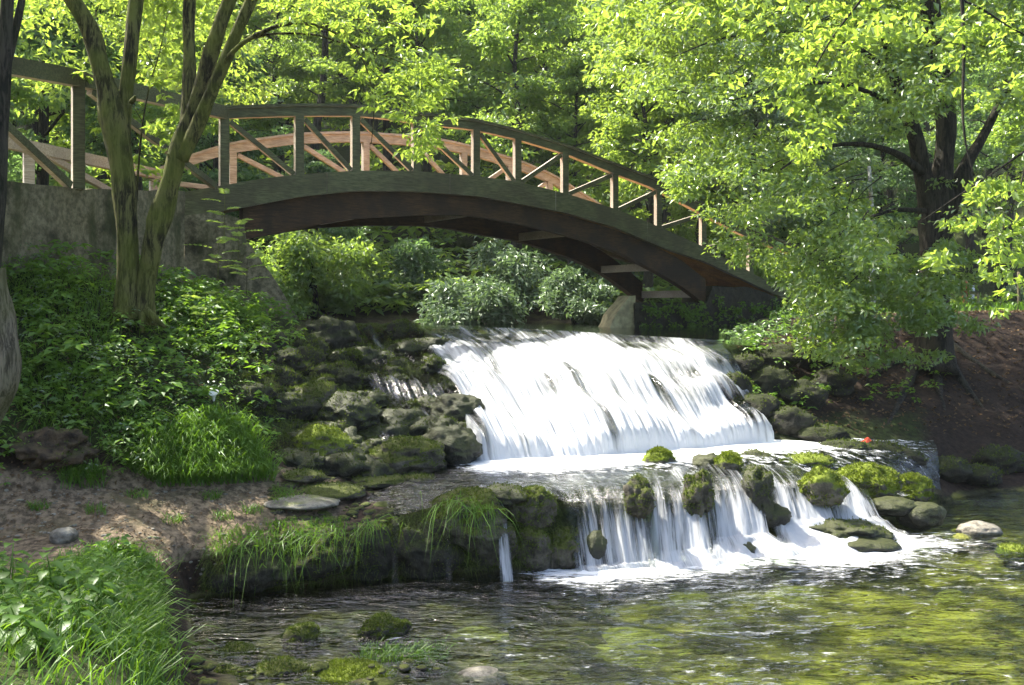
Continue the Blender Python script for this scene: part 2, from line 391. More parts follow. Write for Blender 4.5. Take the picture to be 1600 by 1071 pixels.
TG[..., 2] += d * fade
rl = np.exp(-(((TG[..., 1] - np.interp(US, [u for u, _, _ in ST[SI['Fl']][1]], [y for _, y, _ in ST[SI['Fl']][1]])[None]) / .32) ** 2)) * (sm0(US, 830, 880) * (1 - sm0(US, 1400, 1440)))[None]
TG[..., 2] -= .15 * rl * (RS > SI['Fl'] - .35)[:, None]
led = np.exp(-((RS - (SI['E'] + .5)) / .6) ** 2)[:, None]
TG[..., 1] += led * (0.12 * n2 + 0.1 * n1)
nr, nc = TG.shape[:2]
uu, ss = np.broadcast_to(US[None], (nr, nc)), np.broadcast_to(RS[:, None], (nr, nc))
zone = np.zeros((nr, nc, 4), np.float32); zone[..., 3] = 1
def sm(x, a, b): t = np.clip((x - a) / (b - a), 0, 1); return t * t * (3 - 2 * t)
zz = TG[..., 2]
path = sm(ss + 1.7 * (1 - sm(uu, 0, 190)), 3.2, 4.2) * (1 - sm(ss, 7.0, 7.3)) * (1 - sm(uu, 430, 640)) * sm(zz, -2.35, -2.2)
zone[..., 0] = path
bedz = (1 - sm(zz, -2.62, -2.5)) * (1 - sm(ss, 6.2, 7.2))
mid = sm(ss, 4.7, 5.2) * (1 - sm(ss, 7.2, 8)) * sm(uu, 520, 650) * (1 - sm(uu, 1420, 1500)) * .8
ups = sm(ss, 8.9, 9.3) * (1 - sm(ss, 11.5, 12)) * sm(uu, 430, 520) * (1 - sm(uu, 1100, 1180)) * .5
zone[..., 2] = np.clip(bedz + ups, 0, 1)
zone[..., 1] = np.clip(sm(ss, 7.1, 7.5) * (1 - sm(ss, 9.5, 10)) * (1 - sm(uu, 1150, 1230)) * .8
    + sm(ss, 9.8, 10.3) * .75 * (1 - ups * 2) + (1 - sm(ss + 1.7 * (1 - sm(uu, 0, 190)), 3.4, 4.2)) * (1 - sm(uu, 230, 320)) * .8 + mid * .8
    + (np.exp(-((ss - 4.5) / .6) ** 2) * .75 * sm(uu, 280, 330)), 0, 1) * (1 - path)
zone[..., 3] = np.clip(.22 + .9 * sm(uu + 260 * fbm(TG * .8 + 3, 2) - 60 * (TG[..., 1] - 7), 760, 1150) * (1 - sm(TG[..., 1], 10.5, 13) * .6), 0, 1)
idx = np.arange(nr * nc).reshape(nr, nc)
quads = np.stack([idx[:-1, :-1], idx[:-1, 1:], idx[1:, 1:], idx[1:, :-1]], -1).reshape(-1, 4)
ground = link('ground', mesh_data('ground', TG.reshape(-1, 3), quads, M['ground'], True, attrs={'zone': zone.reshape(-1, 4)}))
tag(ground, kind='structure')
# wide base sheet below everything, to the horizon
bv = [(-400, -60, -3.6), (400, -60, -3.6), (400, 500, -3.6), (-400, 500, -3.6)]
o = link('terrain', mesh_data('terrain', bv, [(0, 1, 2, 3)], simple('forest_floor', (0.06, 0.06, 0.025), 0.95, 0.4, 0.7), False)); tag(o, kind='structure')

# normals of grid and pixel lookup
def grid_normals(G):
    du = np.gradient(G, axis=1); dr = np.gradient(G, axis=0)
    return nrm(np.cross(du, dr))
TN = grid_normals(TG); TN[TN[..., 2] < 0] *= -1
def tpt(s, u):
    """point on the terrain at station s and column u (arrays)"""
    r = np.interp(s, RS, np.arange(nr)); c = np.interp(u, US, np.arange(nc))
    r0 = np.clip(r.astype(int) if isinstance(r, np.ndarray) else int(r), 0, nr - 2); c0 = np.clip(c.astype(int) if isinstance(c, np.ndarray) else int(c), 0, nc - 2)
    fr = np.asarray(r - r0)[..., None]; fc = np.asarray(c - c0)[..., None]
    p = (TG[r0, c0] * (1 - fr) + TG[r0 + 1, c0] * fr) * (1 - fc) + (TG[r0, c0 + 1] * (1 - fr) + TG[r0 + 1, c0 + 1] * fr) * fc
    return p, TN[r0, c0]
pu = CU + TG[..., 0] / TG[..., 1] * F; pv = HZ - TG[..., 2] / TG[..., 1] * F
sel = np.where((pu > -350) & (pu < 1950) & (pv > 150) & (pv < 1300))
cell = {}
for a, b in zip(*sel):
    key = (int(pu[a, b] // 10), int(pv[a, b] // 10)); y = TG[a, b, 1]
    if key not in cell or y < cell[key]: cell[key] = y
good = [(a, b) for a, b in zip(*sel) if TG[a, b, 1] < cell[(int(pu[a, b] // 10), int(pv[a, b] // 10))] + 0.5]
KD = kdtree.KDTree(len(good))
for i, (a, b) in enumerate(good): KD.insert((pu[a, b], pv[a, b], 0), i)
KD.balance()
def gpix(u, v):
    co, i, dd = KD.find((u, v, 0)); a, b = good[i]
    Y = TG[a, b, 1]
    p = P(u, v, Y)
    return p, TN[a, b]

# ------------------------------------------------------------------ water
def water_grid(name, G, mat, attrs=None):
    r, c = G.shape[:2]; ix = np.arange(r * c).reshape(r, c)
    q = np.stack([ix[:-1, :-1], ix[:-1, 1:], ix[1:, 1:], ix[1:, :-1]], -1).reshape(-1, 4)
    o = link(name, mesh_data(name, G.reshape(-1, 3), q, mat, True, attrs={k: v.reshape(-1) for k, v in (attrs or {}).items()}))
    return tag(o, kind='structure')
gx, gy = np.meshgrid(np.linspace(-6, 17, 420), np.linspace(1.0, 16, 400))
gr_ = np.stack([gx * .97 + gy * .24, gy * .97 - gx * .24], -1)
gz = -2.6 + 0.03 * fbm(np.stack([gr_[..., 0] * 1.6, gr_[..., 1] * 3.6, gx * 0], -1), 3, .5)
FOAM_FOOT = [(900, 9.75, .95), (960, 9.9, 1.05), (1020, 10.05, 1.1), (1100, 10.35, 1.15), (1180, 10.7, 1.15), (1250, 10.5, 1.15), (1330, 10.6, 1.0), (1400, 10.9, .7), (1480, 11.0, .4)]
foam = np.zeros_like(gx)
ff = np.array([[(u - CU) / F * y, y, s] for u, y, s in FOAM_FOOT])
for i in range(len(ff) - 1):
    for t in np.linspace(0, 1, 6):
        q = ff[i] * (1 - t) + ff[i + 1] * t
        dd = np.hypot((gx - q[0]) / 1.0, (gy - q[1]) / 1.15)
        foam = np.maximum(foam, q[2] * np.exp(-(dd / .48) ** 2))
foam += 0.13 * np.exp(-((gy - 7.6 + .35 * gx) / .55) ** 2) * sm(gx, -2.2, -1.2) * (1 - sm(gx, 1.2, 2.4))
foam += 0.11 * np.exp(-((gy - 10.2 + .35 * (gx - 3)) / .8) ** 2) * sm(gx, 2.5, 3.5)  # thin foam right of centre also paints white flecks as water sparkle
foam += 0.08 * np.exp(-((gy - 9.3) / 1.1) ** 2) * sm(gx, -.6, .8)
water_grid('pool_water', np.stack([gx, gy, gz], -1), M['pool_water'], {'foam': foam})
# middle terrace
um = np.arange(540, 1475, 6.0)
def curve_at(name, u):
    a = np.array(ST[SI[name]][1], float)
    Y = np.interp(u, a[:, 0], a[:, 1]); Z = np.interp(u, a[:, 0], a[:, 2])
    return np.stack([(u - CU) / F * Y, Y, Z], -1)
fl, ft = curve_at('Fl', um), curve_at('H', um)
fl = fl + np.array([0, -.02, 0]); ft = ft + np.array([0, .25, 0])
wz_l = fl[:, 2] + np.interp(um, [540, 620, 700, 1290, 1400, 1475], [-.09, .03, .05, .05, .05, -.02]) - .13 * sm(um, 840, 890) * (1 - sm(um, 1400, 1440))
wz_f = np.interp(um, [540, 640, 760, 1200, 1320, 1475], [-2.02, -1.89, -1.86, -1.86, -1.9, -2.06])
ts = np.linspace(0, 1, 60)
G = fl[None] * (1 - ts)[:, None, None] + ft[None] * ts[:, None, None]
G[..., 2] = wz_l[None] + (wz_f - wz_l)[None] * sm(ts, 0, .5)[:, None] + 0.012 * fbm(G * 3.5, 3)
fo = sm(ts, .3, .9)[:, None] * np.interp(um, [540, 700, 760, 1200, 1260, 1475], [0, .0, 1.1, 1.1, .5, .1])[None]
fo = fo + np.interp(um, [540, 700, 860, 1260, 1475], [.0, .02, .26, .36, .2])[None]
water_grid('terrace_water', G, M['mid_water'], {'foam': fo})
# upstream
ur = np.arange(470, 1190, 10.0)
c0 = curve_at('J', ur); rowsr = []
for t in np.linspace(0, 1, 24):
    Y = c0[:, 1] * (1 - t) + 30 * t
    Z = (c0[:, 2] + .06) * (1 - sm(t, 0, .3)) + (-.42) * sm(t, 0, .3)
    sp = (ur - 830) * (1 + .25 * t) + 830
    rowsr.append(np.stack([(sp - CU) / F * Y, Y, Z], -1))
water_grid('river_water', np.stack(rowsr), M['river_water'])

# upper cascade: a broken sheet over the boulder slope
def slope_sheet(u0, u1, f0, f1, nu, nv, mat, seed, main):
    a = np.linspace(0, 1, nu); t = np.linspace(0, 1, nv)
    uc = u0 + a * (u1 - u0); uf = f0 + a * (f1 - f0)
    tv = t[:, None, None]; um_ = uc[None] * (1 - t[:, None]) + uf[None] * t[:, None]
    mI = np.stack([curve_at('I', q) for q in um_]); mJ = np.stack([curve_at('J', q) for q in um_]); mH = np.stack([curve_at('H', q) for q in um_])
    G = np.where(tv < .5, mJ * (1 - 2 * tv) + mI * 2 * tv, mI * (2 - 2 * tv) + mH * (2 * tv - 1))
    for _ in range(12): G[1:-1] = (G[:-2] + 2 * G[1:-1] + G[2:]) / 4
    G[..., 2] += .06; G[-8:, :, 2] = np.minimum(G[-8:, :, 2], -1.84)
    xs_ = a * (u1 - u0) / 84.0
    st_ = np.stack([np.broadcast_to(xs_[None] * 4.5, (nv, nu)), np.broadcast_to(t[:, None] * 2.2, (nv, nu)), np.full((nv, nu), seed * 5.1)], -1)
    st_[..., 0] -= 3.4 * t[:, None]
    lump = fbm(st_ * .45 + 3, 3); strk = fbm(st_ * np.array([3.2, .7, 1]), 3); big = fbm(st_ * .22 + 31, 2); fine = fbm(st_ * np.array([1.1, .25, 1]) + 77, 3)
    steps = np.sin(t[:, None] * 24 + 4.5 * fbm(st_ * .35 + 9, 2)) * .04
    uv = np.stack([xs_[None] * .28 - .21 * t[:, None], np.broadcast_to(t[:, None] * 3.0 + seed, (nv, nu))], -1)
    if main:
        env = sm(t, .2, .42)[:, None] * (1 - .6 * sm(t, .92, 1)[:, None])
        off = env * (.17 * lump + .04 * strk + steps) + .06 + .11 * sm(t, .05, .3)[:, None] + (.02 * lump + .02 * strk) * sm(t, .02, .1)[:, None]
        brk = t[:, None] + .09 * fbm(st_ * .5 + 55, 2) + .05 * strk          # where the glide breaks into white
        dens = np.interp(brk, [-.1, .02, .06, .13, .22, .34, .6, .9, 1], [.14, .22, .32, .40, .50, .66, .68, .78, 1.1])
        dens = dens + .14 * big + .05 * lump - .40 * sm(fine, .12, .42) * sm(t, .3, .55)[:, None] * (1 - .5 * sm(t, .9, 1))[:, None]
        dens -= (.55 * sm(a, .86, 1) + .55 * (1 - sm(a, 0, .07)))[None] * (1 - .6 * t[:, None])
        dens += .5 * np.exp(-((a - .53) / .06) ** 2)[None] * np.exp(-((t - .17) / .10) ** 2)[:, None]
        for (ca, ct, ra, rt, am) in ((.83, .45, .03, .06, .4), (.93, .7, .04, .08, .35), (.3, .16, .1, .04, .15), (.7, .16, .06, .05, .2), (.12, .22, .05, .05, .2)):
            dens -= am * np.exp(-((a - ca) / ra) ** 2)[None] * np.exp(-((t - ct) / rt) ** 2)[:, None]
        G[..., 2] -= (sm(np.abs(a - .5), .47, .5) * .14)[None]
    else:
        off = .10 + .12 * lump + .03 * strk + steps
        dens = -.22 + .38 * sm(fine + .6 * big, .0, .4) + .25 * (sm(a, .7, 1))[None] - .5 * (1 - sm(a, 0, .25))[None] + .1 * sm(np.sin(t * 24), .4, 1)[:, None]
    off = off * (1 - sm(t, .9, 1))[:, None]
    G[..., 2] += off * .8; G[..., 1] -= off * .55
    G[..., 2] -= (.1 * sm(t, .93, 1))[:, None]
    ix = np.arange(nv * nu).reshape(nv, nu)
    q = np.stack([ix[:-1, :-1], ix[1:, :-1], ix[1:, 1:], ix[:-1, 1:]], -1).reshape(-1, 4)
    o = link('waterfall', mesh_data('waterfall', G.reshape(-1, 3), q, mat, True, attrs={'dens': dens.reshape(-1)}, uv=uv.reshape(-1, 2)))
    tag(o, kind='structure')
slope_sheet(622, 1140, 745, 1212, 420, 150, M['fall'], 0, True)
slope_sheet(548, 665, 600, 770, 160, 140, M['fall'], 2, False)

def veil(lip, foot, yl, yf, zl, dens0, dens1, k, zf=-2.61, apron=0.0, end=None):
    """free falling veil over the lower ledge"""
    nu, nv = max(8, int((lip[1] - lip[0]) / 1.6)), 60
    a = np.linspace(0, 1, nu); t = np.linspace(0, 1, nv)
    ul = lip[0] + a * (lip[1] - lip[0]); uf = foot[0] + a * (foot[1] - foot[0])
    L = np.stack([(ul - CU) / F * (yl[0] + a * (yl[1] - yl[0])), yl[0] + a * (yl[1] - yl[0]), zl[0] + a * (zl[1] - zl[0])], -1)
    yfa = yf[0] + a * (yf[1] - yf[0])
    E = np.stack([(uf - CU) / F * yfa, yfa, np.full(nu, zf)], -1)
    h = np.interp(t, [0, .2, 1], [0, .30, 1.0]); drop = np.interp(t, np.linspace(0, 1, 9), [0, .01, .05, .14, .28, .45, .63, .82, 1.0])
    B = L + np.array([0, .62 if ul[0] > 840 else .28, .03])       # begins upstream of the lip
    h = np.interp(t, [0, .2, .45, 1], [0, .42, .68, 1.0]) if ul[0] > 840 else h
    if ul[0] > 840: drop = np.interp(t, np.linspace(0, 1, 9), [0, .03, .09, .18, .31, .47, .65, .83, 1.0])
    G = B[None] + (E - B)[None] * h[:, None, None]
    G[..., 2] = B[None, :, 2] + (E - B)[None, :, 2] * drop[:, None]
    if apron:
        ue = end[0] + a * (end[1] - end[0]); ye = yfa - apron * (.75 + .25 * fbm(np.stack([a * 5, a * 0 + k, a * 0], -1), 2))
        E2 = np.stack([(ue - CU) / F * ye, ye, np.full(nu, -2.63)], -1); m = 40
        tt = np.linspace(0, 1, m)[1:, None, None]; ap = E[None] * (1 - tt) + E2[None] * tt
        ap[..., 2] += .09 * fbm(ap * np.array([3.5, 3.5, 0]) + k, 3) * np.sin(tt[..., 0] * 3.14)
        G = np.concatenate([G, ap]); nv += m - 1; t = np.concatenate([t, 1 + .8 * apron * np.linspace(0, 1, m)[1:]])
    st_ = np.stack([np.broadcast_to(a[None] * (lip[1] - lip[0]) * .05, (nv, nu)), np.broadcast_to(t[:, None] * .8, (nv, nu)), np.full((nv, nu), k * 3.7)], -1)
    G[..., 1] -= (.09 * fbm(st_ * 1.3, 3) + .05) * (sm(t, .1, .4) * (1 - sm(t, 1.0, 1.2)))[:, None]
    G[..., 2] += .05 * fbm(st_ * .8 + 4, 2) * np.clip(1 - t, 0, 1)[:, None]
    dens = (dens0 + (dens1 - dens0) * sm(t, .15, .95))[:, None] - (.45 * sm(np.abs(a - .5), .3, .5))[None] + .3 * fbm(st_ * .9 + 8, 3) - .16 * (fbm(st_ * np.array([2.5, .3, 1]) + 40, 2) > .12) * (t < 1)[:, None]
    uv = np.stack([st_[..., 0] * .42, np.broadcast_to(t[:, None] * 1.2 + k, (nv, nu))], -1)
    ix = np.arange(nv * nu).reshape(nv, nu)
    q = np.stack([ix[:-1, :-1], ix[1:, :-1], ix[1:, 1:], ix[:-1, 1:]], -1).reshape(-1, 4)
    o = link('waterfall', mesh_data('veil', G.reshape(-1, 3), q, M['fall_small'], True, attrs={'dens': dens.reshape(-1)}, uv=uv.reshape(-1, 2)))
    tag(o, kind='structure')
def ylip(u): return float(curve_at('Fl', np.array([u]))[0, 1])
def zlip(u): return float(curve_at('Fl', np.array([u]))[0, 2]) + .05
for k, (l0, l1, f0, f1, g0, g1, d0, d1, zf, ap, e0, e1) in enumerate([
        (858, 1008, 898, 1030, 9.75, 9.98, .10, .66, -2.56, .22, 905, 1050), (1004, 1090, 1012, 1110, 9.98, 10.2, .20, .82, -2.48, .45, 1015, 1140),
        (1098, 1174, 1108, 1200, 10.35, 10.6, .3, .88, -2.42, .65, 1110, 1260), (1192, 1268, 1206, 1300, 10.85, 11.1, .26, .85, -2.36, .85, 1225, 1390), (1300, 1338, 1302, 1372, 11.15, 11.35, .26, .8, -2.40, .9, 1330, 1460),
        (768, 779, 782, 803, 9.35, 9.4, .2, .6, -2.61, 0, 0, 0), (686, 693, 697, 708, 9.3, 9.3, -.1, .22, -2.61, 0, 0, 0), (610, 620, 614, 622, 9.2, 9.2, -.12, .1, -2.61, 0, 0, 0)]):
    veil((l0, l1), (f0, f1), (ylip(l0), ylip(l1)), (g0, g1), (zlip(l0), zlip(l1)), d0, d1, k, zf, ap, (e0, e1))

# ------------------------------------------------------------------ rocks
def ico(sub):
    import bmesh
    bm = bmesh.new(); bmesh.ops.create_icosphere(bm, subdivisions=sub, radius=1)
    v = np.array([x.co[:] for x in bm.verts]); f = np.array([[y.index for y in x.verts] for x in bm.faces]); bm.free()
    return v, f
ICO = {3: ico(3), 4: ico(4), 5: ico(5)}
def leaf_arrays(Cn, A, Nn, L, W, fold=.15, droop=.12):
    A = nrm(A); S = nrm(np.cross(A, Nn)); Nn = nrm(np.cross(S, A))
    L = np.asarray(L)[:, None]; W = np.asarray(W)[:, None]
    b = Cn - A * L / 2; tp = Cn + A * L / 2 - Nn * L * droop
    m = Cn - A * L * .06
    l = m + S * W / 2 + Nn * W * fold; r = m - S * W / 2 + Nn * W * fold
    V = np.stack([b, r, tp, l], 1).reshape(-1, 3)
    i = np.arange(len(Cn))[:, None] * 4
    Fc = np.concatenate([i + np.array([[0, 1, 2]]), i + np.array([[0, 2, 3]])], 1).reshape(-1, 3)
    return V, Fc
def blob(seed, r, sub=4, rough=.28, sharp=1.0):
    v, f = ICO[sub]
    n = fbm(v * 1.3 * sharp + seed * 7.1, 3); n2 = fbm(v * 3.6 + seed * 3.3, 4); rd = -np.abs(fbm(v * 2.1 + seed, 2))
    fr = .45 - np.abs(fbm(v * 4.2 + seed * 1.7, 3)) * 1.6
    s = 1 + rough * (n * 1.1 + .35 * n2 + .6 * rd + .28 * fr)
    p = v * s[:, None] * np.asarray(r)[None]
    return p, f
def in_poly(u, v, poly):
    c = False; j = len(poly) - 1
    for i in range(len(poly)):
        if (poly[i][1] > v) != (poly[j][1] > v) and u < (poly[j][0] - poly[i][0]) * (v - poly[i][1]) / (poly[j][1] - poly[i][1]) + poly[i][0]: c = not c
        j = i
    return c
rock_n = [0]
def rock(u, v, w, h, mat, label, group=None, Y=None, dz=0.0, fuzz=0, sub=4, depth=None, rough=.28, cat='rock', name='rock', yaw=None, fcol=None):
    """boulder whose outline is about w x h photo pixels centred at (u, v)"""
    p, n = gpix(u, v + h * .35) if Y is None else (P(u, v, Y), None)
    Yc = p[1]; c = P(u, v, Yc)
    rx, rz = w / 2 / F * Yc, h / 2 / F * Yc
    ry = depth if depth else max(.8 * rx, .8 * rz)
    if Y is None: c = P(u, v, Yc + ry * .25)
    c[2] += dz
    rock_n[0] += 1; sd = rock_n[0]
    vv, f = blob(sd, (rx, ry, rz * 1.1), sub, rough)
    th = random.uniform(-.5, .5) if yaw is None else yaw
    R = np.array([[math.cos(th), -math.sin(th), 0], [math.sin(th), math.cos(th), 0], [0, 0, 1]]); vv = vv @ R.T
    o = link(name, mesh_data(name, vv, f, M[mat], True), None, c)
    tag(o, label, cat, group)
    if fuzz:
        fv = vv[f]; ctr = fv.mean(1); nn = nrm(np.cross(fv[:, 1] - fv[:, 0], fv[:, 2] - fv[:, 0])); ar = np.linalg.norm(np.cross(fv[:, 1] - fv[:, 0], fv[:, 2] - fv[:, 0]), axis=1)
        wt = ar * np.clip(nn[:, 2] + .25 + 2.0 * fbm((ctr + c) * 6, 3), 0.02, 1); wt /= wt.sum()
        rg = np.random.default_rng(sd)
        k = rg.choice(len(f), fuzz, p=wt)
        bc = rg.dirichlet((1, 1, 1), fuzz); pt = (fv[k] * bc[..., None]).sum(1)
        A = nrm(nn[k] + .8 * rg.normal(size=(fuzz, 3)) + np.array([0, 0, .2])); L = rg.uniform(.018, .045, fuzz) * max(.7, min(1.4, Yc / 11))
        V, Fc = leaf_arrays(pt + A * L[:, None] * .4, A, rg.normal(size=(fuzz, 3)), L, L * .45)
        tag(link('moss', mesh_data('moss', V, Fc, M[fcol or ('moss_bright' if mat == 'rock_bright' else 'moss_fuzz')], False), o), kind='stuff')
    return o

GC = 'boulders of the left cascade slope'
LC = 'wet dark boulder among others on the slope left of the waterfall'
LM = 'mossy dark boulder in the shaded upper part of the left slope'
R = rock
R(630, 524, 62, 40, 'rock_dark', 'dark mossy block standing on the weir crest left of the white water', fuzz=500, rough=.2)
R(543, 652, 120, 66, 'rock_wet', 'large grey topped boulder with moss on its face, middle of the left slope', fuzz=700, sub=5)
R(638, 716, 118, 56, 'rock_moss', 'big mossy boulder lying at the foot of the left slope beside the terrace', fuzz=1500, sub=5)
R(505, 700, 105, 62, 'rock_bright', 'yellow green mossy boulder above the flat stones at the foot of the left slope', fuzz=1500, sub=5)
R(492, 625, 85, 50, 'rock_moss', 'sunlit mossy boulder at the upper left of the grey topped boulder', fuzz=800)
R(705, 700, 100, 62, 'rock_wet', 'wet grey boulder beside the left edge of the white water', rough=.22, sub=5)
R(715, 645, 90, 60, 'rock_wet', 'wet boulder under thin water at the left edge of the upper fall', rough=.22, sub=5)
rq = random.Random(77)
def slope_rocks(n, poly, wmin, wmax, mat, label, group, fz, seed):
    rr, done = random.Random(seed), []
    while len(done) < n:
        u, v = rr.uniform(340, 780), rr.uniform(505, 740)
        if not in_poly(u, v, poly) or any(abs(u - a) < 24 and abs(v - b) < 15 for a, b in done): continue
        done.append((u, v)); w = wmin + (wmax - wmin) * rr.random() ** 1.8
        R(u, v, w, w * rr.uniform(.42, .7), mat, label, group, fuzz=int(fz * rr.uniform(.2, 1.8)), rough=rr.uniform(.32, .5), dz=-.05 - .06 * rr.random(), yaw=rr.uniform(-1.2, 1.2))
slope_rocks(64, [(530, 520), (660, 515), (690, 545), (745, 690), (700, 720), (560, 735), (440, 715), (440, 655), (520, 600)], 34, 100, 'rock_wet', LC, GC, 240, 1)
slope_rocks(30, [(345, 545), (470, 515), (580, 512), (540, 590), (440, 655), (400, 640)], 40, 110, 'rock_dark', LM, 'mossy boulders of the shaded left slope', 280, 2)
# flat stones left of the terrace
for (u, v, w, h, l) in [(590, 752, 90, 18, 'flat wet stone at the left end of the terrace, under the big mossy boulder'), (520, 768, 110, 20, 'flat pale slab beside the path at the left end of the terrace'),
                        (475, 745, 70, 18, 'small flat brown stone at the foot of the yellow green mossy boulder'), (655, 748, 60, 12, 'low wet stone rising from the terrace water under the slope')]:
    R(u, v, w, h, 'rock_moss', l, fuzz=200, rough=.18)
# lower ledge
R(790, 778, 76, 36, 'rock_wet', 'brown topped wet rock on the ledge right of the grassy tuft', fuzz=300)
R(735, 812, 135, 80, 'rock_moss', 'large mossy ledge rock with a grass tuft hanging over it', fuzz=2600, sub=5, fcol='moss_fuzz')
R(833, 795, 80, 66, 'rock_moss', 'rounded mossy rock just left of the widest lower fall', fuzz=1500, sub=5)
R(770, 850, 80, 80, 'rock_moss', 'dark mossy rock below the ledge beside the thin trickle', fuzz=1000, sub=5)
R(835, 860, 60, 66, 'rock_moss', 'mossy rock low on the ledge between trickle and last dark rock', fuzz=900)
R(876, 862, 66, 66, 'rock_moss', 'dark brown mossy rock at the foot of the widest lower fall', fuzz=700, sub=5)
R(670, 862, 110, 90, 'rock_dark', 'dark rock face of the ledge behind two thread like trickles', fuzz=700, sub=5)
R(575, 862, 90, 84, 'rock_dark', 'dark undercut rock of the left ledge with hanging moss', fuzz=700, sub=5)
R(490, 868, 130, 74, 'rock_dark', 'mossy rounded end of the grassy ledge', fuzz=1500, sub=5)
R(400, 890, 150, 70, 'rock_dark', 'dark undercut rock beneath the hanging grass of the ledge', fuzz=300, sub=5)
R(960, 778, 150, 44, 'rock_bright', 'yellow green mossy lip under the widest lower fall', fuzz=900, rough=.15, dz=-.16, Y=10.75, depth=.5)
R(998, 782, 48, 62, 'rock_moss', 'small dark mossy rock parting the two left lower falls', fuzz=700, Y=10.15, rough=.4)
R(1030, 722, 54, 38, 'rock_bright', 'small rock with a bright green moss cap alone on the white terrace', fuzz=1300, Y=11.9)
R(1138, 727, 44, 34, 'rock_bright', 'bright green moss cushion on the terrace above the middle lower fall', fuzz=1000, Y=11.6)
R(1108, 728, 56, 36, 'rock_wet', 'smooth grey rock touching the moss cushion on the terrace', fuzz=0, Y=11.75)
R(1092, 782, 50, 84, 'rock_moss', 'dark mossy rock between the second and third lower falls', fuzz=1000, Y=10.5, rough=.4)
R(1184, 774, 52, 84, 'rock_wet', 'grey wet rock right of the third lower fall', fuzz=400, Y=10.9, rough=.4)
R(1184, 718, 60, 26, 'rock_wet', 'low wet rock at the right end of the terrace under the cascade', fuzz=120)
R(1284, 764, 70, 56, 'rock_bright', 'green mossy rock right of the fourth lower fall', fuzz=1400, Y=11.2, rough=.4)
R(1255, 722, 90, 24, 'rock_bright', 'flat mossy slab at the right margin of the terrace', fuzz=500, rough=.18)
R(1358, 757, 92, 62, 'rock_bright', 'big bright moss covered boulder at the right end of the ledge', fuzz=2600, sub=5)
R(1424, 766, 66, 48, 'rock_bright', 'moss covered boulder at the far right end of the ledge', fuzz=1500, sub=5)
R(1140, 856, 84, 28, 'rock_wet', 'flat wet rock in the foam below the third lower fall', Y=10.4, rough=.18)
R(1205, 806, 60, 34, 'rock_wet', 'round wet rock under the fourth lower fall', Y=10.9)
R(1310, 826, 150, 46, 'rock_wet', 'long flat wet rock below the right end of the ledge', Y=11.0, rough=.34, sub=5, dz=-.07, fuzz=300)
R(1350, 852, 110, 26, 'rock_wet', 'low flat rock in the foam, in front of the long flat rock', Y=10.7, rough=.18)
R(1395, 792, 80, 28, 'rock_wet', 'grey dry stone under the moss covered boulders', Y=11.6, rough=.2)
R(1440, 806, 70, 40, 'rock_wet', 'rounded wet stone right of the grey dry stone, in the pool', Y=11.5, rough=.2)
R(1530, 830, 66, 26, 'rock_pale', 'pale yellowish stone in the pool near the right edge', Y=11.4, rough=.2)
R(1497, 842, 46, 14, 'rock_algae', 'small orange brown stone beside the pale yellowish stone', Y=11.2, rough=.2)
R(1585, 866, 60, 26, 'rock_bright', 'mossy stone at the right edge of the pool', Y=10.6, fuzz=400)
R(932, 858, 46, 60, 'rock_wet', 'wet rounded rock inside the widest lower fall', Y=9.95, rough=.18)
# right margin, in shade
for (u, v, w, h) in [(1480, 735, 80, 40), (1530, 745, 70, 36), (1415, 718, 66, 26), (1380, 705, 90, 24), (1320, 700, 90, 20), (1560, 720, 80, 40), (1180, 640, 80, 46), (1200, 600, 90, 50), (1165, 575, 70, 36), (1230, 660, 80, 46), (1250, 620, 84, 44), (1210, 560, 80, 40), (1150, 610, 50, 50), (1280, 680, 90, 30), (1300, 600, 80, 40), (1270, 560, 70, 40)]:
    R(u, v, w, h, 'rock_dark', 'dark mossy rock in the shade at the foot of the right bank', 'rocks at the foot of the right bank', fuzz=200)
# foreground
R(602, 988, 76, 46, 'rock_moss', 'dome shaped mossy stone standing in the stream in the foreground', fuzz=2000, Y=7.9, sub=5)
R(472, 998, 66, 40, 'rock_moss', 'low mossy stone left of the dome shaped one in the stream', fuzz=1100, Y=7.8)
R(545, 1060, 150, 34, 'rock_bright', 'flat bright moss covered stone at the bottom edge of the photo', fuzz=2600, Y=7.05, rough=.2)
R(750, 1064, 88, 36, 'rock_pale', 'smooth grey stone at the bottom edge of the photo', Y=7.0, rough=.15)
R(372, 1022, 60, 30, 'rock_moss', 'yellowish mossy stone near the foreground grass bank', fuzz=700, Y=7.5)
R(440, 1050, 90, 26, 'rock_moss', 'flat mossy stone between foreground grass and bright moss stone', fuzz=700, Y=7.1)
R(350, 1058, 60, 26, 'rock_moss', 'small stone at the foot of the foreground grass bank', fuzz=400, Y=7.0)
R(655, 1045, 90, 26, 'rock_moss', 'low mossy stone awash left of the smooth grey stone', Y=7.2, rough=.3, dz=-.03, fuzz=500)
R(100, 838, 44, 26, 'rock_pale', 'rounded grey stone lying on the dirt path', rough=.15)
R(470, 785, 120, 16, 'rock_pale', 'flat pale slab set in the ground at the end of the path', rough=.12)
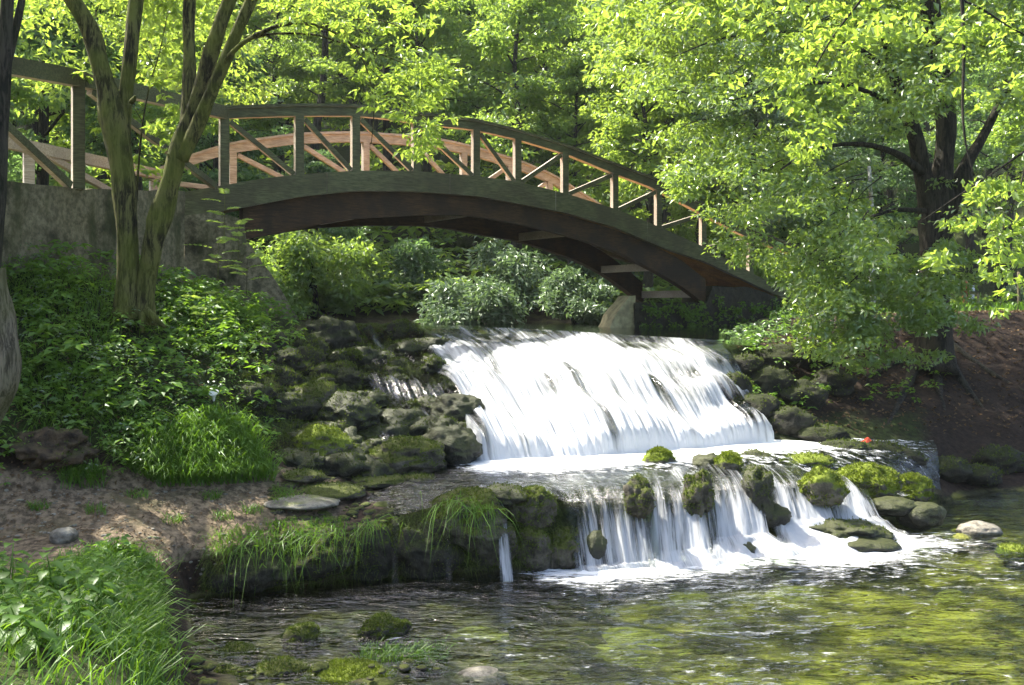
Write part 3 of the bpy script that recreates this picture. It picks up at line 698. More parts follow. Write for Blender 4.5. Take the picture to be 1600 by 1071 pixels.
# pebbles on the path and stones under the pool water: uncountable
def scatter_stones(name, S, U, n, rmin, rmax, mat, z0=0.0, flat=.6):
    rg = np.random.default_rng(len(name) * 13 + n); v0, f0 = ICO[3] if rmax > .09 else ICO_2
    Vs, Fs = [], []
    for i in range(n):
        s = rg.uniform(*S); u = rg.uniform(*U); p, nn = tpt(np.float64(s), np.float64(u)); r = rmin + (rmax - rmin) * rg.random() ** 2.5
        w = v0 * (1 + .25 * fbm(v0 * 1.4 + i * 3.1, 2))[:, None] * np.array([r, r * rg.uniform(.6, 1), r * flat * rg.uniform(.6, 1)])
        a = rg.uniform(0, 6.3); Rm = np.array([[math.cos(a), -math.sin(a), 0], [math.sin(a), math.cos(a), 0], [0, 0, 1]])
        Vs.append(w @ Rm.T + p + np.array([0, 0, z0])); Fs.append(f0 + i * len(v0))
    o = link(name, mesh_data(name, np.concatenate(Vs), np.concatenate(Fs), M[mat], True)); tag(o, kind='stuff'); return o
ICO_2 = ico(2)
scatter_stones('pebbles', (4.0, 7.1), (-80, 470), 380, .006, .028, 'rock_pale')
scatter_stones('pebbles', (4.6, 7.2), (420, 640), 500, .015, .08, 'rock_moss')
scatter_stones('stream_stones', (1.6, 3.9), (320, 1000), 150, .04, .15, 'rock_moss', -.03, .5)
scatter_stones('stream_stones', (1.5, 2.5), (300, 700), 70, .02, .07, 'rock_moss', .05, .5)
scatter_stones('stream_stones', (1.2, 3.9), (700, 1750), 150, .08, .45, 'rock_algae', -.06, .28)
scatter_stones('terrace_stones', (5.0, 7.0), (560, 1420), 260, .04, .14, 'rock_moss', -.03, .5)

# ------------------------------------------------------------------ bridge
B0 = np.array([-4.54, 15.5]); BD = np.array([.966, .66]); BN = np.array([-.564, .826])
def on_line(u, v, w=0.0):
    q = (u - CU) / F; b = B0 + BN * w
    i = (q * b[1] - b[0]) / (BD[0] - q * BD[1])
    p = b + BD * i
    return np.array([p[0], p[1], (HZ - v) / F * p[1]]), i
def curve_pts(pts, w=0.0, n=60):
    """pixel curve traced on the vertical plane of the bridge side at offset w -> smooth 3D polyline"""
    q = [on_line(u, v, w) for u, v in pts]; i = np.array([x[1] for x in q]); z = np.array([x[0][2] for x in q])
    ii = np.linspace(i[0], i[-1], n); Zi = np.interp(ii, i, z)
    for _ in range(3): Zi[1:-1] = (Zi[:-2] + 2 * Zi[1:-1] + Zi[2:]) / 4
    b = B0 + BN * w
    return np.stack([b[0] + BD[0] * ii, b[1] + BD[1] * ii, Zi], 1), ii
N3 = np.array([BN[0], BN[1], 0.0])
def ribbon(top, bot, w0, w1, mats, name, parent):
    """solid between a top and bottom curve (same length), from offset w0 to w1 along the bridge normal; front face = slot 0"""
    n = len(top); mb = MB(); off0, off1 = N3 * w0, N3 * w1
    V = np.concatenate([top + off0, bot + off0, top + off1, bot + off1]); fs, ms = [], []
    for k in range(n - 1):
        a, b, c, d = k, n + k, 2 * n + k, 3 * n + k
        fs += [(a, b, b + 1, a + 1), (c, c + 1, d + 1, d), (a, a + 1, c + 1, c), (b, d, d + 1, b + 1)]; ms += [0, 1, 1, 1]
    for k in (0, n - 1): fs.append((k, 2 * n + k, 3 * n + k, n + k) if k == 0 else (k, n + k, 3 * n + k, 2 * n + k)); ms.append(1)
    mb.addm(V, fs, ms); o = mb.build(name, mats, parent); return o
def bar(p, q, w, d, mats, name, parent, side=N3, front=True):
    """rectangular bar from p to q; d = thickness along side, w = width across"""
    p, q = np.asarray(p, float), np.asarray(q, float); ax = nrm(q - p); s = nrm(side - ax * np.dot(side, ax)); t = np.cross(ax, s)
    b = .006
    mb = MB(); prof = [(-w / 2 + b, -d / 2), (w / 2 - b, -d / 2), (w / 2, -d / 2 + b), (w / 2, d / 2 - b), (w / 2 - b, d / 2), (-w / 2 + b, d / 2), (-w / 2, d / 2 - b), (-w / 2, -d / 2 + b)]
    V = [p + t * x + s * y for x, y in prof] + [q + t * x + s * y for x, y in prof]
    fs = [(i, (i + 1) % 8, (i + 1) % 8 + 8, i + 8) for i in range(8)]; ms = [0 if front and i in (0, 1, 7) else 1 for i in range(8)]
    fs += [tuple(range(7, -1, -1)), tuple(range(8, 16))]; ms += [1, 1]
    mb.addm(V, fs, ms); return mb.build(name, mats, parent)
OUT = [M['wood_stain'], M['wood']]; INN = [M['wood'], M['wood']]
br = empty('footbridge')
tag(br, 'arched timber footbridge with railings of posts and diagonal braces crossing above the weir', 'bridge')
near_top = [(352, 167), (400, 165), (467, 163), (555, 164), (600, 169), (650, 176), (743, 187), (808, 203), (882, 226), (960, 256), (1015, 276), (1098, 319), (1150, 347), (1200, 368), (1260, 392)]
near_bot = [(352, 186), (400, 184), (467, 182), (555, 182), (600, 186), (650, 194), (743, 204), (808, 219), (882, 241), (960, 273), (1015, 293), (1098, 336), (1150, 364), (1200, 385), (1260, 409)]
fas_top = [(283, 301), (350, 290), (400, 281), (467, 273), (555, 267), (650, 268), (743, 276), (808, 285), (882, 303), (962, 328), (1034, 358), (1097, 386), (1169, 425), (1212, 448), (1235, 456)]
fas_bot = [(283, 338), (350, 330), (400, 321), (467, 308), (555, 299), (650, 300), (743, 307), (808, 319), (882, 333), (962, 357), (1034, 388), (1101, 410), (1169, 442), (1212, 462), (1235, 470)]
rib_top = [(383, 318), (467, 302), (555, 293), (650, 294), (743, 301), (850, 326), (900, 338), (964, 358), (1020, 380), (1068, 405), (1112, 440)]
rib_bot = [(383, 374), (430, 365), (500, 351), (560, 341), (650, 336), (717, 335), (762, 339), (829, 351), (874, 363), (919, 375), (973, 394), (1032, 425), (1074, 450), (1108, 476)]
fr_bot = [(388, 374), (430, 366), (480, 358), (560, 353), (650, 353), (695, 357), (751, 368), (807, 377), (852, 391), (900, 408), (942, 430), (984, 461), (1000, 476)]
def curve_pair(a, b, w=0.0, n=60):
    A, ia = curve_pts(a, w, 240); Bb, ib = curve_pts(b, w, 240)
    lo, hi = max(ia[0], ib[0]), min(ia[-1], ib[-1]); ii = np.linspace(lo, hi, n); base = B0 + BN * w
    f = lambda Cc, ic: np.stack([base[0] + BD[0] * ii, base[1] + BD[1] * ii, np.interp(ii, ic, Cc[:, 2])], 1)
    return f(A, ia), f(Bb, ib), ii
t_, b_, ii = curve_pair(near_top, near_bot)
cap = np.array([0, 0, .045])
rail_near = ribbon(t_ - cap, b_, -.05, .07, OUT, 'handrail', br)
ribbon(t_, t_ - cap, -.09, .11, OUT, 'cap_board', rail_near)
ft_, fb_, fi = curve_pair(fas_top, fas_bot)
for k in range(6):
    a_, b2 = 10 * k, min(59, 10 * k + 10); T_, B_ = ft_[a_:b2 + 1].copy(), fb_[a_:b2 + 1].copy()
    if k < 5:
        for Q in (T_, B_): Q[-1] = Q[-1] * .965 + Q[-2] * .035
    T_[:, 2] -= .004 * (k % 2)
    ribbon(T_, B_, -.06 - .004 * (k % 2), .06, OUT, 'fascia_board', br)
# far fascia has the same height along the bridge
o_far = N3 * 2.2
ribbon(ft_ + o_far, fb_ + o_far, -.06, .06, [M['wood'], M['wood_stain']], 'fascia_beam', br)
rt_, rb_, ri = curve_pair(rib_top, rib_bot)
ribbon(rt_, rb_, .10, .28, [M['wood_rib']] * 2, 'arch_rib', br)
q_, fi2 = curve_pts(fr_bot, 1.95, 60)
ribbon(q_ + np.array([0, 0, .5]), q_, -.09, .09, [M['wood_rib']] * 2, 'arch_rib', br)
# deck between the fascias, planks across
dk = MB(); npl = 88
for k in range(npl):
    i0 = fi[0] + (fi[-1] - fi[0]) * k / npl; i1 = fi[0] + (fi[-1] - fi[0]) * (k + .93) / npl
    z0, z1 = np.interp([i0, i1], fi, ft_[:, 2]) - .10
    a = np.array([*(B0 + BD * i0 + BN * .065), z0]); b = np.array([*(B0 + BD * i1 + BN * .065), z1]); wv = N3 * 2.07; h = np.array([0, 0, -.05])
    dk.add([a, b, b + wv, a + wv, a + h, b + h, b + wv + h, a + wv + h], [(0, 1, 2, 3), (7, 6, 5, 4), (0, 4, 5, 1), (1, 5, 6, 2), (2, 6, 7, 3), (3, 7, 4, 0)])
dk.build('deck', [M['wood_deck']], br)
def zc(curve, ii_, i): return float(np.interp(i, ii_, curve[:, 2]))
for (u, v) in [(430, 372), (560, 343), (735, 338), (888, 367), (1020, 418), (1085, 452)]:
    _, i = on_line(u, v, .19)
    zb = zc(rb_, ri, i) + .09
    p = np.array([*(B0 + BD * i + BN * .28), zb]); e = np.array([*(B0 + BD * i + BN * 1.86), zb])
    bar(p, e, .09, .16, [M['wood'], M['wood']], 'cross_beam', br, side=np.array([0, 0, 1.0]))
# near posts and braces
def near_post(u, w=.145):
    _, i = on_line(u, 250); b = B0 + BD * i
    p = np.array([*b, zc(ft_, fi, i) - .02]); q = np.array([*b, zc(b_, ii, i) + .01])
    bar(p, q, w, .10, OUT, 'post', br); return i
posts = [near_post(u) for u in (350, 467, 555, 650, 743, 808, 882, 960, 1028, 1098, 1172)]
def brace(i0, i1, down=True, w=0.01, fz=None, tz=None, mats=OUT, off=0.0):
    g = .08
    a0, a1 = i0 + g, i1 - g
    top = lambda i: zc(b_, ii, i) if tz is None else tz(i)
    bot = lambda i: zc(ft_, fi, i) if fz is None else fz(i)
    zs = (top(a0) - .05, bot(a1) + .02) if down else (bot(a0) + .02, top(a1) - .05)
    p = np.array([*(B0 + BD * a0 + BN * off), zs[0]]); q = np.array([*(B0 + BD * a1 + BN * off), zs[1]])
    bar(p, q, .085, .07, mats, 'brace', br)
for k in range(len(posts) - 1): brace(posts[k], posts[k + 1], k < 5)
# far railing
far_top = [(240, 265), (300, 240), (362, 222), (467, 208), (555, 206), (640, 212), (701, 220), (748, 232), (807, 250), (865, 274), (892, 292), (934, 319)]
fq, fqi = curve_pts(far_top, 2.2, 60)
slope = (fq[-1, 2] - fq[-8, 2]) / (fqi[-1] - fqi[-8])
ext = np.linspace(fqi[-1], 10.4, 20)[1:]; bb = B0 + BN * 2.2
fq = np.concatenate([fq, np.stack([bb[0] + BD[0] * ext, bb[1] + BD[1] * ext, fq[-1, 2] + slope * (ext - fqi[-1])], 1)]); fqi = np.concatenate([fqi, ext])
rail_far = ribbon(fq - cap - N3 * 0, fq - np.array([0, 0, .20]), -.06, .06, INN, 'handrail', br)
ribbon(fq, fq - cap, -.10, .10, INN, 'cap_board', rail_far)
fz_far = lambda i: zc(ft_, fi, i); tz_far = lambda i: zc(fq, fqi, i) - .2
fposts = []
for u in (240, 363, 467, 571, 650, 724, 796, 858, 915):
    _, i = on_line(u, 240, 2.2); b = B0 + BD * i + BN * 2.2
    bar([*b, min(fz_far(i), tz_far(i) - .6) - .1], [*b, tz_far(i) + .01], .13, .12, INN, 'post', br); fposts.append(i)
for k in range(len(fposts) - 1): brace(fposts[k], fposts[k + 1], k < 5, fz=fz_far, tz=tz_far, mats=INN, off=2.2)
# approach rails that turn towards the viewer on the left
PA = np.array([-4.54, 15.5]); PD = np.array([-.76, -3.5])
def app(u):
    q = (u - CU) / F; t = (q * PA[1] - PA[0]) / (PD[0] - q * PD[1]); return PA + PD * t
def app3(u, v, u2=None):
    p = app(u if u2 is None else u2); return np.array([p[0], p[1], (HZ - v) / F * p[1]])
ASD = nrm(np.array([-3.5, .76, 0.0]))
def ext_rail(pts3, h, d, mats, name):
    top = np.array(pts3); bot = top - np.array([0, 0, h]); V = []; mb = MB(); n = len(top)
    for s in (-d / 2, d / 2): V += [*(top + ASD * s), *(bot + ASD * s)]
    V = np.array(V); fs, ms = [], []
    for k in range(n - 1):
        a, b, c, dd = k, n + k, 2 * n + k, 3 * n + k
        fs += [(a, b, b + 1, a + 1), (c, c + 1, dd + 1, dd), (a, a + 1, c + 1, c), (b, dd, dd + 1, b + 1)]; ms += [0, 1, 1, 1]
    fs += [(0, 2 * n, 3 * n, n), (n - 1, 2 * n - 1, 4 * n - 1, 3 * n - 1)]; ms += [1, 1]
    mb.addm(V, fs, ms); return mb.build(name, mats, br)
ARZ = [app3(352, 167), app3(125, 111), app3(0, 86), app3(-160, 52)]
ext_rail(ARZ, .20, .13, OUT, 'handrail')
for u, vt, vb in ((122, 125, 296), (-125, 70, 282)):
    bar(app3(u, vb), app3(u, vt), .14, .13, OUT, 'post', br)
bar(app3(140, 142), app3(335, 291), .10, .08, OUT, 'brace', br, side=ASD)
bar(app3(-100, 95), app3(108, 290), .10, .08, OUT, 'brace', br, side=ASD)
_, i240 = on_line(240, 262, 2.2); fk = B0 + BD * i240 + BN * 2.2
def fapp(u, v):
    q = (u - CU) / F; t = (q * fk[1] - fk[0]) / (PD[0] - q * PD[1]); p = fk + PD * t; return np.array([p[0], p[1], (HZ - v) / F * p[1]])
ext_rail([fapp(240, 264), fapp(120, 237), fapp(0, 211), fapp(-150, 180)], .17, .13, INN, 'handrail')
for u, vt, vb in ((45, 225, 300), (-110, 195, 300)): bar(fapp(u, vb), fapp(u, vt), .14, .13, INN, 'post', br)
bar(fapp(60, 235), fapp(225, 330), .1, .08, INN, 'brace', br, side=ASD)

# ------------------------------------------------------------------ concrete: approach wall, abutments
def displaced_prism(outline, depthv, name, mat, seed=0, res=.12, amp=.025):
    """outline = list of 3D points (planar, front), extruded by depthv; subdivided front with rough surface"""
    import bmesh
    bm = bmesh.new(); fv = [bm.verts.new([float(x) for x in p]) for p in outline]; f = bm.faces.new(fv)
    r = bmesh.ops.extrude_face_region(bm, geom=[f]); nv = [e for e in r['geom'] if isinstance(e, bmesh.types.BMVert)]
    bmesh.ops.translate(bm, verts=nv, vec=[float(x) for x in depthv])
    bmesh.ops.triangulate(bm, faces=bm.faces[:])
    for _ in range(5):
        es = [e for e in bm.edges if e.calc_length() > res * 2]
        if not es: break
        bmesh.ops.subdivide_edges(bm, edges=es, cuts=1); bmesh.ops.triangulate(bm, faces=[q for q in bm.faces if len(q.verts) > 3])
    bmesh.ops.recalc_face_normals(bm, faces=bm.faces[:])
    co = np.array([v.co[:] for v in bm.verts]); nn = np.array([v.normal[:] for v in bm.verts])
    dd = amp * (fbm(co * 2.3 + seed, 3) + .6 * fbm(co * 8 + seed, 2)); co = co + nn * dd[:, None]
    for v, c in zip(bm.verts, co): v.co = c
    me = bpy.data.meshes.new(name); bm.to_mesh(me); bm.free(); me.materials.append(mat)
    return link(name, me)
tw = lambda t: PA + PD * t
def wpt(t, z): p = tw(t); return np.array([p[0], p[1], z])
w = displaced_prism([wpt(.32, 1.69), wpt(1.0, 1.44), wpt(1.36, 1.385), wpt(2.3, 1.2), wpt(2.3, -2.3), wpt(.32, -.6)], nrm(np.array([-3.5, .76, 0])) * 2.1, 'retaining_wall', M['concrete'], 3)
tag(w, 'stained concrete retaining wall carrying the left approach of the bridge behind the forked tree', 'wall')
def bplane(u, v, w_): return on_line(u, v, w_)[0]
a = displaced_prism([bplane(x, y, -.05) for x, y in ((288, 339), (352, 332), (383, 345), (384, 374), (420, 425), (470, 500), (288, 520))], N3 * 2.5, 'abutment', M['concrete'], 9, amp=.05)
tag(a, 'sloping mossy concrete abutment under the left end of the arch', 'abutment')
a = displaced_prism([bplane(x, y, -.05) for x, y in ((992, 474), (1104, 474), (1114, 447), (1170, 450), (1236, 470), (1300, 476), (1300, 560), (992, 560))], np.array([-.25, 1.9, 0]), 'abutment', M['rock_dark'], 15, amp=.05)
tag(a, 'dark overgrown stone abutment under the right end of the arch', 'abutment')
IVY = a
M['stone_pale'] = simple('stone_pale', (0.33, 0.29, 0.17), 0.9, 0.35, 6)
a = displaced_prism([bplane(x, y, .02) for x, y in ((993, 462), (984, 463), (962, 492), (940, 545), (993, 545))], np.array([-.15, .9, 0]), 'buttress', M['stone_pale'], 21, amp=.03)
tag(a, 'sunlit pale stone buttress sloping down to the water beside the right abutment', 'buttress')

# ------------------------------------------------------------------ trees
def spline(pts, n):
    pts = np.asarray(pts, float)
    if len(pts) < 3:
        t = np.linspace(0, 1, n)[:, None]; return pts[0] * (1 - t) + pts[-1] * t
    q = np.concatenate([[2 * pts[0] - pts[1]], pts, [2 * pts[-1] - pts[-2]]]); out = []
    T = np.linspace(0, len(pts) - 1 - 1e-6, n)
    for t in T:
        i = int(t); f = t - i; a, b, c, d = q[i:i + 4]
        out.append(.5 * ((2 * b) + (-a + c) * f + (2 * a - 5 * b + 4 * c - d) * f * f + (-a + 3 * b - 3 * c + d) * f ** 3))
    return np.array(out)
def tube_into(mb, pts4, n=14, seg=10, rough=.12, seed=0, cap=True):
    """pts4 = (x,y,z,r) control points"""
    S = spline(pts4, n); p, r = S[:, :3], np.maximum(S[:, 3], .002)
    tg = nrm(np.gradient(p, axis=0)); ref = np.array([0.31, .95, .05]); V = []
    for k in range(n):
        s = nrm(np.cross(tg[k], ref)); t = np.cross(tg[k], s); a = np.linspace(0, 2 * np.pi, seg, endpoint=False)
        ring = np.cos(a)[:, None] * s + np.sin(a)[:, None] * t
        rr = r[k] * (1 + rough * fbm(np.stack([np.cos(a) * 1.3, np.sin(a) * 1.3, np.full(seg, k * .25 + seed)], 1), 3) * 1.6)
        V.append(p[k] + ring * rr[:, None])
    V = np.concatenate(V); fs = [(k * seg + j, k * seg + (j + 1) % seg, (k + 1) * seg + (j + 1) % seg, (k + 1) * seg + j) for k in range(n - 1) for j in range(seg)]
    if cap: fs += [tuple(range(seg - 1, -1, -1)), tuple(range((n - 1) * seg, n * seg))]
    mb.add(V, fs)
def pix_limb(mb, pts, n=16, seg=10, rough=.12, seed=0):
    """pts = (u, v, Y, width in photo pixels)"""
    tube_into(mb, [[*P(u, v, Y), w / 2 / F * Y] for u, v, Y, w in pts], n, seg, rough, seed)

def clump_leaves(rg, cen, rad, per, L, up=.55, tilt=.5, jitterL=.35, aspect=.5):
    """leaves in flattened clumps; cen (n,3), rad (n,3)"""
    n = len(cen); d = nrm(rg.normal(size=(n, per, 3))); q = rg.random((n, per, 1)) ** .45
    pos = cen[:, None] + d * q * rad[:, None]
    nn = up * np.array([0, 0, 1.0]) + (1 - up) * d + tilt * rg.normal(size=(n, per, 3))
    ax = d * np.array([1, 1, .3]) + np.array([0, 0, -.35]) + .55 * rg.normal(size=(n, per, 3))
    pos, nn, ax = pos.reshape(-1, 3), nrm(nn.reshape(-1, 3)), ax.reshape(-1, 3)
    LL = L * (1 + jitterL * rg.uniform(-1, 1, len(pos)))
    return leaf_arrays(pos, ax, nn, LL, LL * aspect)

def forest_proto(seed, h, rc, nclump, per, L, low=.25, layered=.45):
    """trunk and crown of a broadleaf tree of height h: clumps sit on real limbs"""
    rg = np.random.default_rng(seed); mb = MB()
    bend = rg.normal(size=(5, 2)) * h * .018; bend[0] = 0
    zs = np.linspace(0, h * .95, 5); r0 = h * .016 + .03
    tr = [[bend[:k + 1, 0].sum(), bend[:k + 1, 1].sum(), zs[k] - (.3 if k == 0 else 0), r0 * (1 - .8 * k / 4) * (1.25 if k == 0 else 1)] for k in range(5)]
    tube_into(mb, tr, 12, 7, .1, seed)
    tra = np.array(tr); cen, rad = [], []
    nl = 22
    for k in range(nl):
        f = low + (1 - low) * (k + rg.random()) / nl; b = np.array([np.interp(f * h * .95, zs, tra[:, j]) for j in range(3)]); b[2] = f * h * .95
        a = k * 2.4 + rg.uniform(-.5, .5); prof = math.sin(min(1, (1.02 - f) / (1 - low) * 1.15) * 1.6) ** .8
        ln = rc * max(.15, prof) * rg.uniform(.7, 1.15); rise = ln * rg.uniform(.05, .5)
        e = b + np.array([math.cos(a) * ln, math.sin(a) * ln, rise]); m = (b + e) / 2 + np.array([0, 0, ln * .1])
        tube_into(mb, [[*b, .02 + .03 * ln / rc], [*m, .02], [*e, .008]], 5, 4, 0, seed + k)
        for c in range(max(2, nclump // nl)):
            t = rg.uniform(.3, 1.05); p = b * (1 - t) + e * t + rg.normal(size=3) * np.array([.3, .3, .16]) * rc * .42
            cen.append(p); s = rg.uniform(.10, .22) * rc; rad.append([s * 1.25, s * 1.25, s * layered])
    V, Fc = clump_leaves(rg, np.array(cen), np.array(rad), per, L, .6, .45)
    tm = mesh_data('trunk', np.array(mb.v), mb.f, M['bark_dark'], True)
    return tm, (V, Fc)
PROTO = []
for s, h, rc, lo, lay in ((1, 11, 3.0, .30, .45), (2, 13, 3.3, .38, .4), (3, 9, 2.8, .2, .55), (4, 14, 3.0, .42, .5), (5, 10, 3.4, .25, .38)):
    tm, (V, Fc) = forest_proto(s, h, rc, 176, 95, .175, lo, lay)
    PROTO.append((tm, V, Fc, {}))
def crown_mesh(k, mat):
    tm, V, Fc, cache = PROTO[k]
    if mat not in cache: cache[mat] = mesh_data('crown', V, Fc, M[mat], False)
    return cache[mat]
def plant_tree(k, x, y, z, s, mat, label, group, name='broadleaf_tree'):
    root = empty(name, (x, y, z)); root.rotation_euler = (0, 0, random.uniform(0, 6.28)); root.scale = (s, s, s * random.uniform(.9, 1.12))
    tag(root, label, 'tree', group)
    link('trunk', PROTO[k][0], root); link('crown', crown_mesh(k, mat), root)
    return root
def ground_z(x, y):
    u = CU + x / y * F
    col = int(np.interp(u, US, np.arange(nc))); ys = TG[:, col, 1]; j = np.searchsorted(ys[rs_start:], y) + rs_start; j = min(j, nr - 1)
    return float(TG[j, col, 2])
rs_start = int(np.searchsorted(RS, 9.0))
rt = random.Random(11)
LBL = 'broadleaf tree among many in the wood on the hillside behind the bridge'
for row, (Y0, du, smin, smax) in enumerate([(33, 150, .75, 1.0), (38, 145, .85, 1.1), (44, 140, .9, 1.2), (51, 130, .95, 1.25), (59, 120, 1.0, 1.3), (69, 110, 1.0, 1.3), (82, 110, 1.05, 1.4), (97, 120, 1.1, 1.5)]):
    u = -330 + rt.uniform(0, du)
    while u < 1950:
        Y = Y0 + rt.uniform(-2.5, 2.5); x = (u - CU) / F * Y
        if not (u > 1240 and Y < 60 and rt.random() < .85):
            plant_tree(rt.randrange(5), x, Y, ground_z(x, Y), rt.uniform(smin, smax), rt.choice(['leaf_forest', 'leaf_forest', 'leaf_bright', 'leaf_bright']), LBL, 'trees of the wooded hillside')
        u += du * rt.uniform(.7, 1.3)
# nearer trees that stand out
for (k, u, Y, z, s, mat, l) in [
        (2, 60, 22, .8, .95, 'leaf_dark', 'dark green tree behind the left approach railing'),
        (0, 215, 24, .8, .8, 'leaf_bright', 'light green tree behind the forked trunk at the left end of the bridge'),
        (4, -120, 20, .8, .9, 'leaf_forest', 'tree beyond the left edge behind the approach railing'),
        (4, 330, 30, .6, .8, 'leaf_dark', 'dark bluish tree behind the left half of the railing'),
        (2, 500, 29, .2, .55, 'leaf_dark', 'low dark tree under the left half of the arch with a yellow green top'),
        (0, 900, 30.5, .1, .72, 'leaf_bright', 'bright light green tree rising above the right half of the railing'),
        (2, 1010, 28, 0, .85, 'leaf_bright', 'pale green tree just right of the end of the upper handrail'),
        (1, 1050, 34, .8, 1.1, 'leaf_forest', 'tall green tree behind the pale green one at the right end of the bridge'),
        (4, 1180, 27.5, 0, .8, 'leaf_bush', 'pale green tree behind the right end of the railing'),
        (2, 1280, 33, 0, .8, 'leaf_forest', 'green tree beyond the right bank left of the big trunk'),
        (0, 1380, 42, 0, .9, 'leaf_dark', 'dark tree at the back of the lawn left of the big trunk'),
        (1, 1560, 40, 0, 1.0, 'leaf_dark', 'dark tree at the back of the lawn right of the big trunk'),
        (3, 1660, 30, 0, .9, 'leaf_forest', 'tree at the right edge of the photo beyond the bank'),
        (3, 1450, 52, 0, 1.2, 'leaf_forest', 'tall tree in the gap behind the signpost on the lawn'),
        (0, 1750, 24, 0, .9, 'leaf_forest', 'tree just outside the right edge of the photo')]:
    plant_tree(k, (u - CU) / F * Y, Y, z, s, mat, l, None)

# bushes on the far river bank seen under the arch
def bush(u, vtop, vbot, wpx, Y, mat, label, seed, n=46, per=70, L=.17):
    rg = np.random.default_rng(seed); z0 = (HZ - vbot) / F * Y; H = (vbot - vtop) / F * Y; Wd = wpx / F * Y
    base = np.array([(u - CU) / F * Y, Y, z0 - .1]); mb = MB(); cen, rad = [], []
    lobes = [(rg.uniform(0, 6.28), rg.random() ** .8, rg.uniform(.45, 1.15)) for _ in range(9)]
    for k in range(n):
        la, le, ls = lobes[k % 9]; a = la + rg.normal() * .35; el = min(1.0, max(0, le * ls * .9 + rg.normal() * .13)); rr = (1 - .75 * el) ** .6 * ls * rg.uniform(.45, 1.05) if el > .2 else ls * rg.uniform(.4, 1.1)
        e = np.array([math.cos(a) * rr * Wd / 2, math.sin(a) * rr * Wd / 2, .12 * H + el * H * .85])
        if k % 3 == 0: tube_into(mb, [[0, 0, 0, .03], [*(e * np.array([.35, .35, .6])), .02], [*e, .006]], 5, 4, 0, k)
        s = rg.uniform(.14, .22) * min(Wd, H * 1.3); cen.append(e); rad.append([s * 1.1, s * 1.1, s * .7])
    root = empty('bush', base); tag(root, label, 'bush')
    link('stems', mesh_data('stems', np.array(mb.v), mb.f, M['bark_dark'], True), root)
    V, Fc = clump_leaves(rg, np.array(cen), np.array(rad), per, L, .5, .5, aspect=.42)
    link('foliage', mesh_data('foliage', V, Fc, M[mat], False), root)
    return root
bush(735, 405, 515, 165, 24.5, 'leaf_bush', 'pale green round bush leaning over the water under the middle of the arch', 3, 60, 80, .15)
bush(900, 425, 520, 130, 25, 'leaf_bush', 'pale green bush beside the sunlit buttress under the right of the arch', 4, 50, 80, .15)
bush(800, 375, 500, 190, 28, 'leaf_bush', 'grey green bush behind the round pale bush under the arch', 5, 60, 70, .17)
bush(950, 390, 500, 150, 29, 'leaf_bush', 'grey green bush behind the right of the arch, next to the abutment', 6, 50, 70, .17)
bush(500, 358, 505, 190, 26, 'leaf_forest', 'dark green bush with drooping layers under the left of the arch', 7, 70, 80, .16)
bush(420, 380, 500, 130, 25, 'leaf_forest', 'dark green bush beside the sloping left abutment', 8, 50, 70, .16)
bush(630, 380, 505, 150, 29, 'leaf_dark', 'deep green bush in shade between the pale and the dark bush under the arch', 9, 60, 70, .17)
bush(545, 350, 430, 130, 28, 'leaf_bright', 'yellow green sunlit bush just under the arch on its left', 10, 40, 70, .16)
bush(1150, 400, 500, 160, 26, 'leaf_forest', 'green bush behind the right end of the bridge', 12)
bush(1530, 455, 488, 170, 44, 'leaf_bright', 'low sunlit yellow green hedge on the lawn beyond the right bank', 14, 60, 60, .25)
bush(1250, 440, 500, 120, 24, 'leaf_forest', 'low green bush on the bank top at the bridge end', 15)
bush(1340, 440, 500, 140, 30, 'leaf_bush', 'pale bush left of the big trunk across the bank', 16)
bush(1620, 430, 490, 120, 34, 'leaf_bush', 'pale sunlit bush far right beyond the bank', 17)

SUN = nrm(np.array([-.52, .30, .80]))
hr_ = random.Random(4)
HOLES = [(-3.9, 11.2, -.1, .4), (-2.9, 11.6, -.7, .45), (-4.2, 10.0, -.9, .4), (-5.4, 10.8, .3, .6), (-4.7, 10.4, -.1, .45), (-5.8, 10.2, .1, .5), (-3.3, 10.1, -1.4, .95), (-3.4, 9.1, -1.8, .55), (-4.4, 9.2, -1.7, .5), (-2.2, 11.3, -1.7, .3), (-2.4, 9.4, -1.9, .6), (-1.7, 7.0, -2.5, .5), (-1.2, 9.4, -2.0, .4), (-4.8, 10.4, -.5, .6), (-3.4, 12.4, -.4, .5)] + [(hr_.uniform(-7, -2.2), hr_.uniform(8.6, 12.2), hr_.uniform(-1.6, -.2), hr_.uniform(.15, .4)) for _ in range(26)]
def keeps_sun(c, rr=.3):
    """True where a clump would not throw its shadow on a sunlit patch or the open water"""
    for x, y, z, r in HOLES:
        t = (c[2] - z) / SUN[2]; q = np.array(c) - SUN * t
        if math.hypot(q[0] - x, q[1] - y) < r + rr * .5: return False
    for z in (-.5, -1.0, -1.6):
        q = np.array(c) - SUN * (c[2] - z) / SUN[2]; u = CU + q[0] / q[1] * F; lo = 690 + (-z - .5) * 85
        if lo < u < 1150 and 11.6 < q[1] < 17.2 and abs(q[1] - np.interp(-z, [.5, 1.9], [16.5, 12])) < 1.6: return False
    q = np.array(c) - SUN * (c[2] + 2.2) / SUN[2]
    if q[0] > .3 and 8 < q[1] < 12: return False
    return True

rg = np.random.default_rng(41); cen = []
for _ in range(120):
    u = rg.uniform(1000, 1290); v = 478 + abs(rg.normal()) * 26 if u < 1110 else rg.uniform(470, 545)
    cen.append(bplane(u, v, -.12))
V, Fc = clump_leaves(rg, np.array(cen), np.full((len(cen), 3), .14), 22, .09, .3, .5)
link('ivy', mesh_data('ivy', V, Fc, M['leaf_herb'], False), IVY)

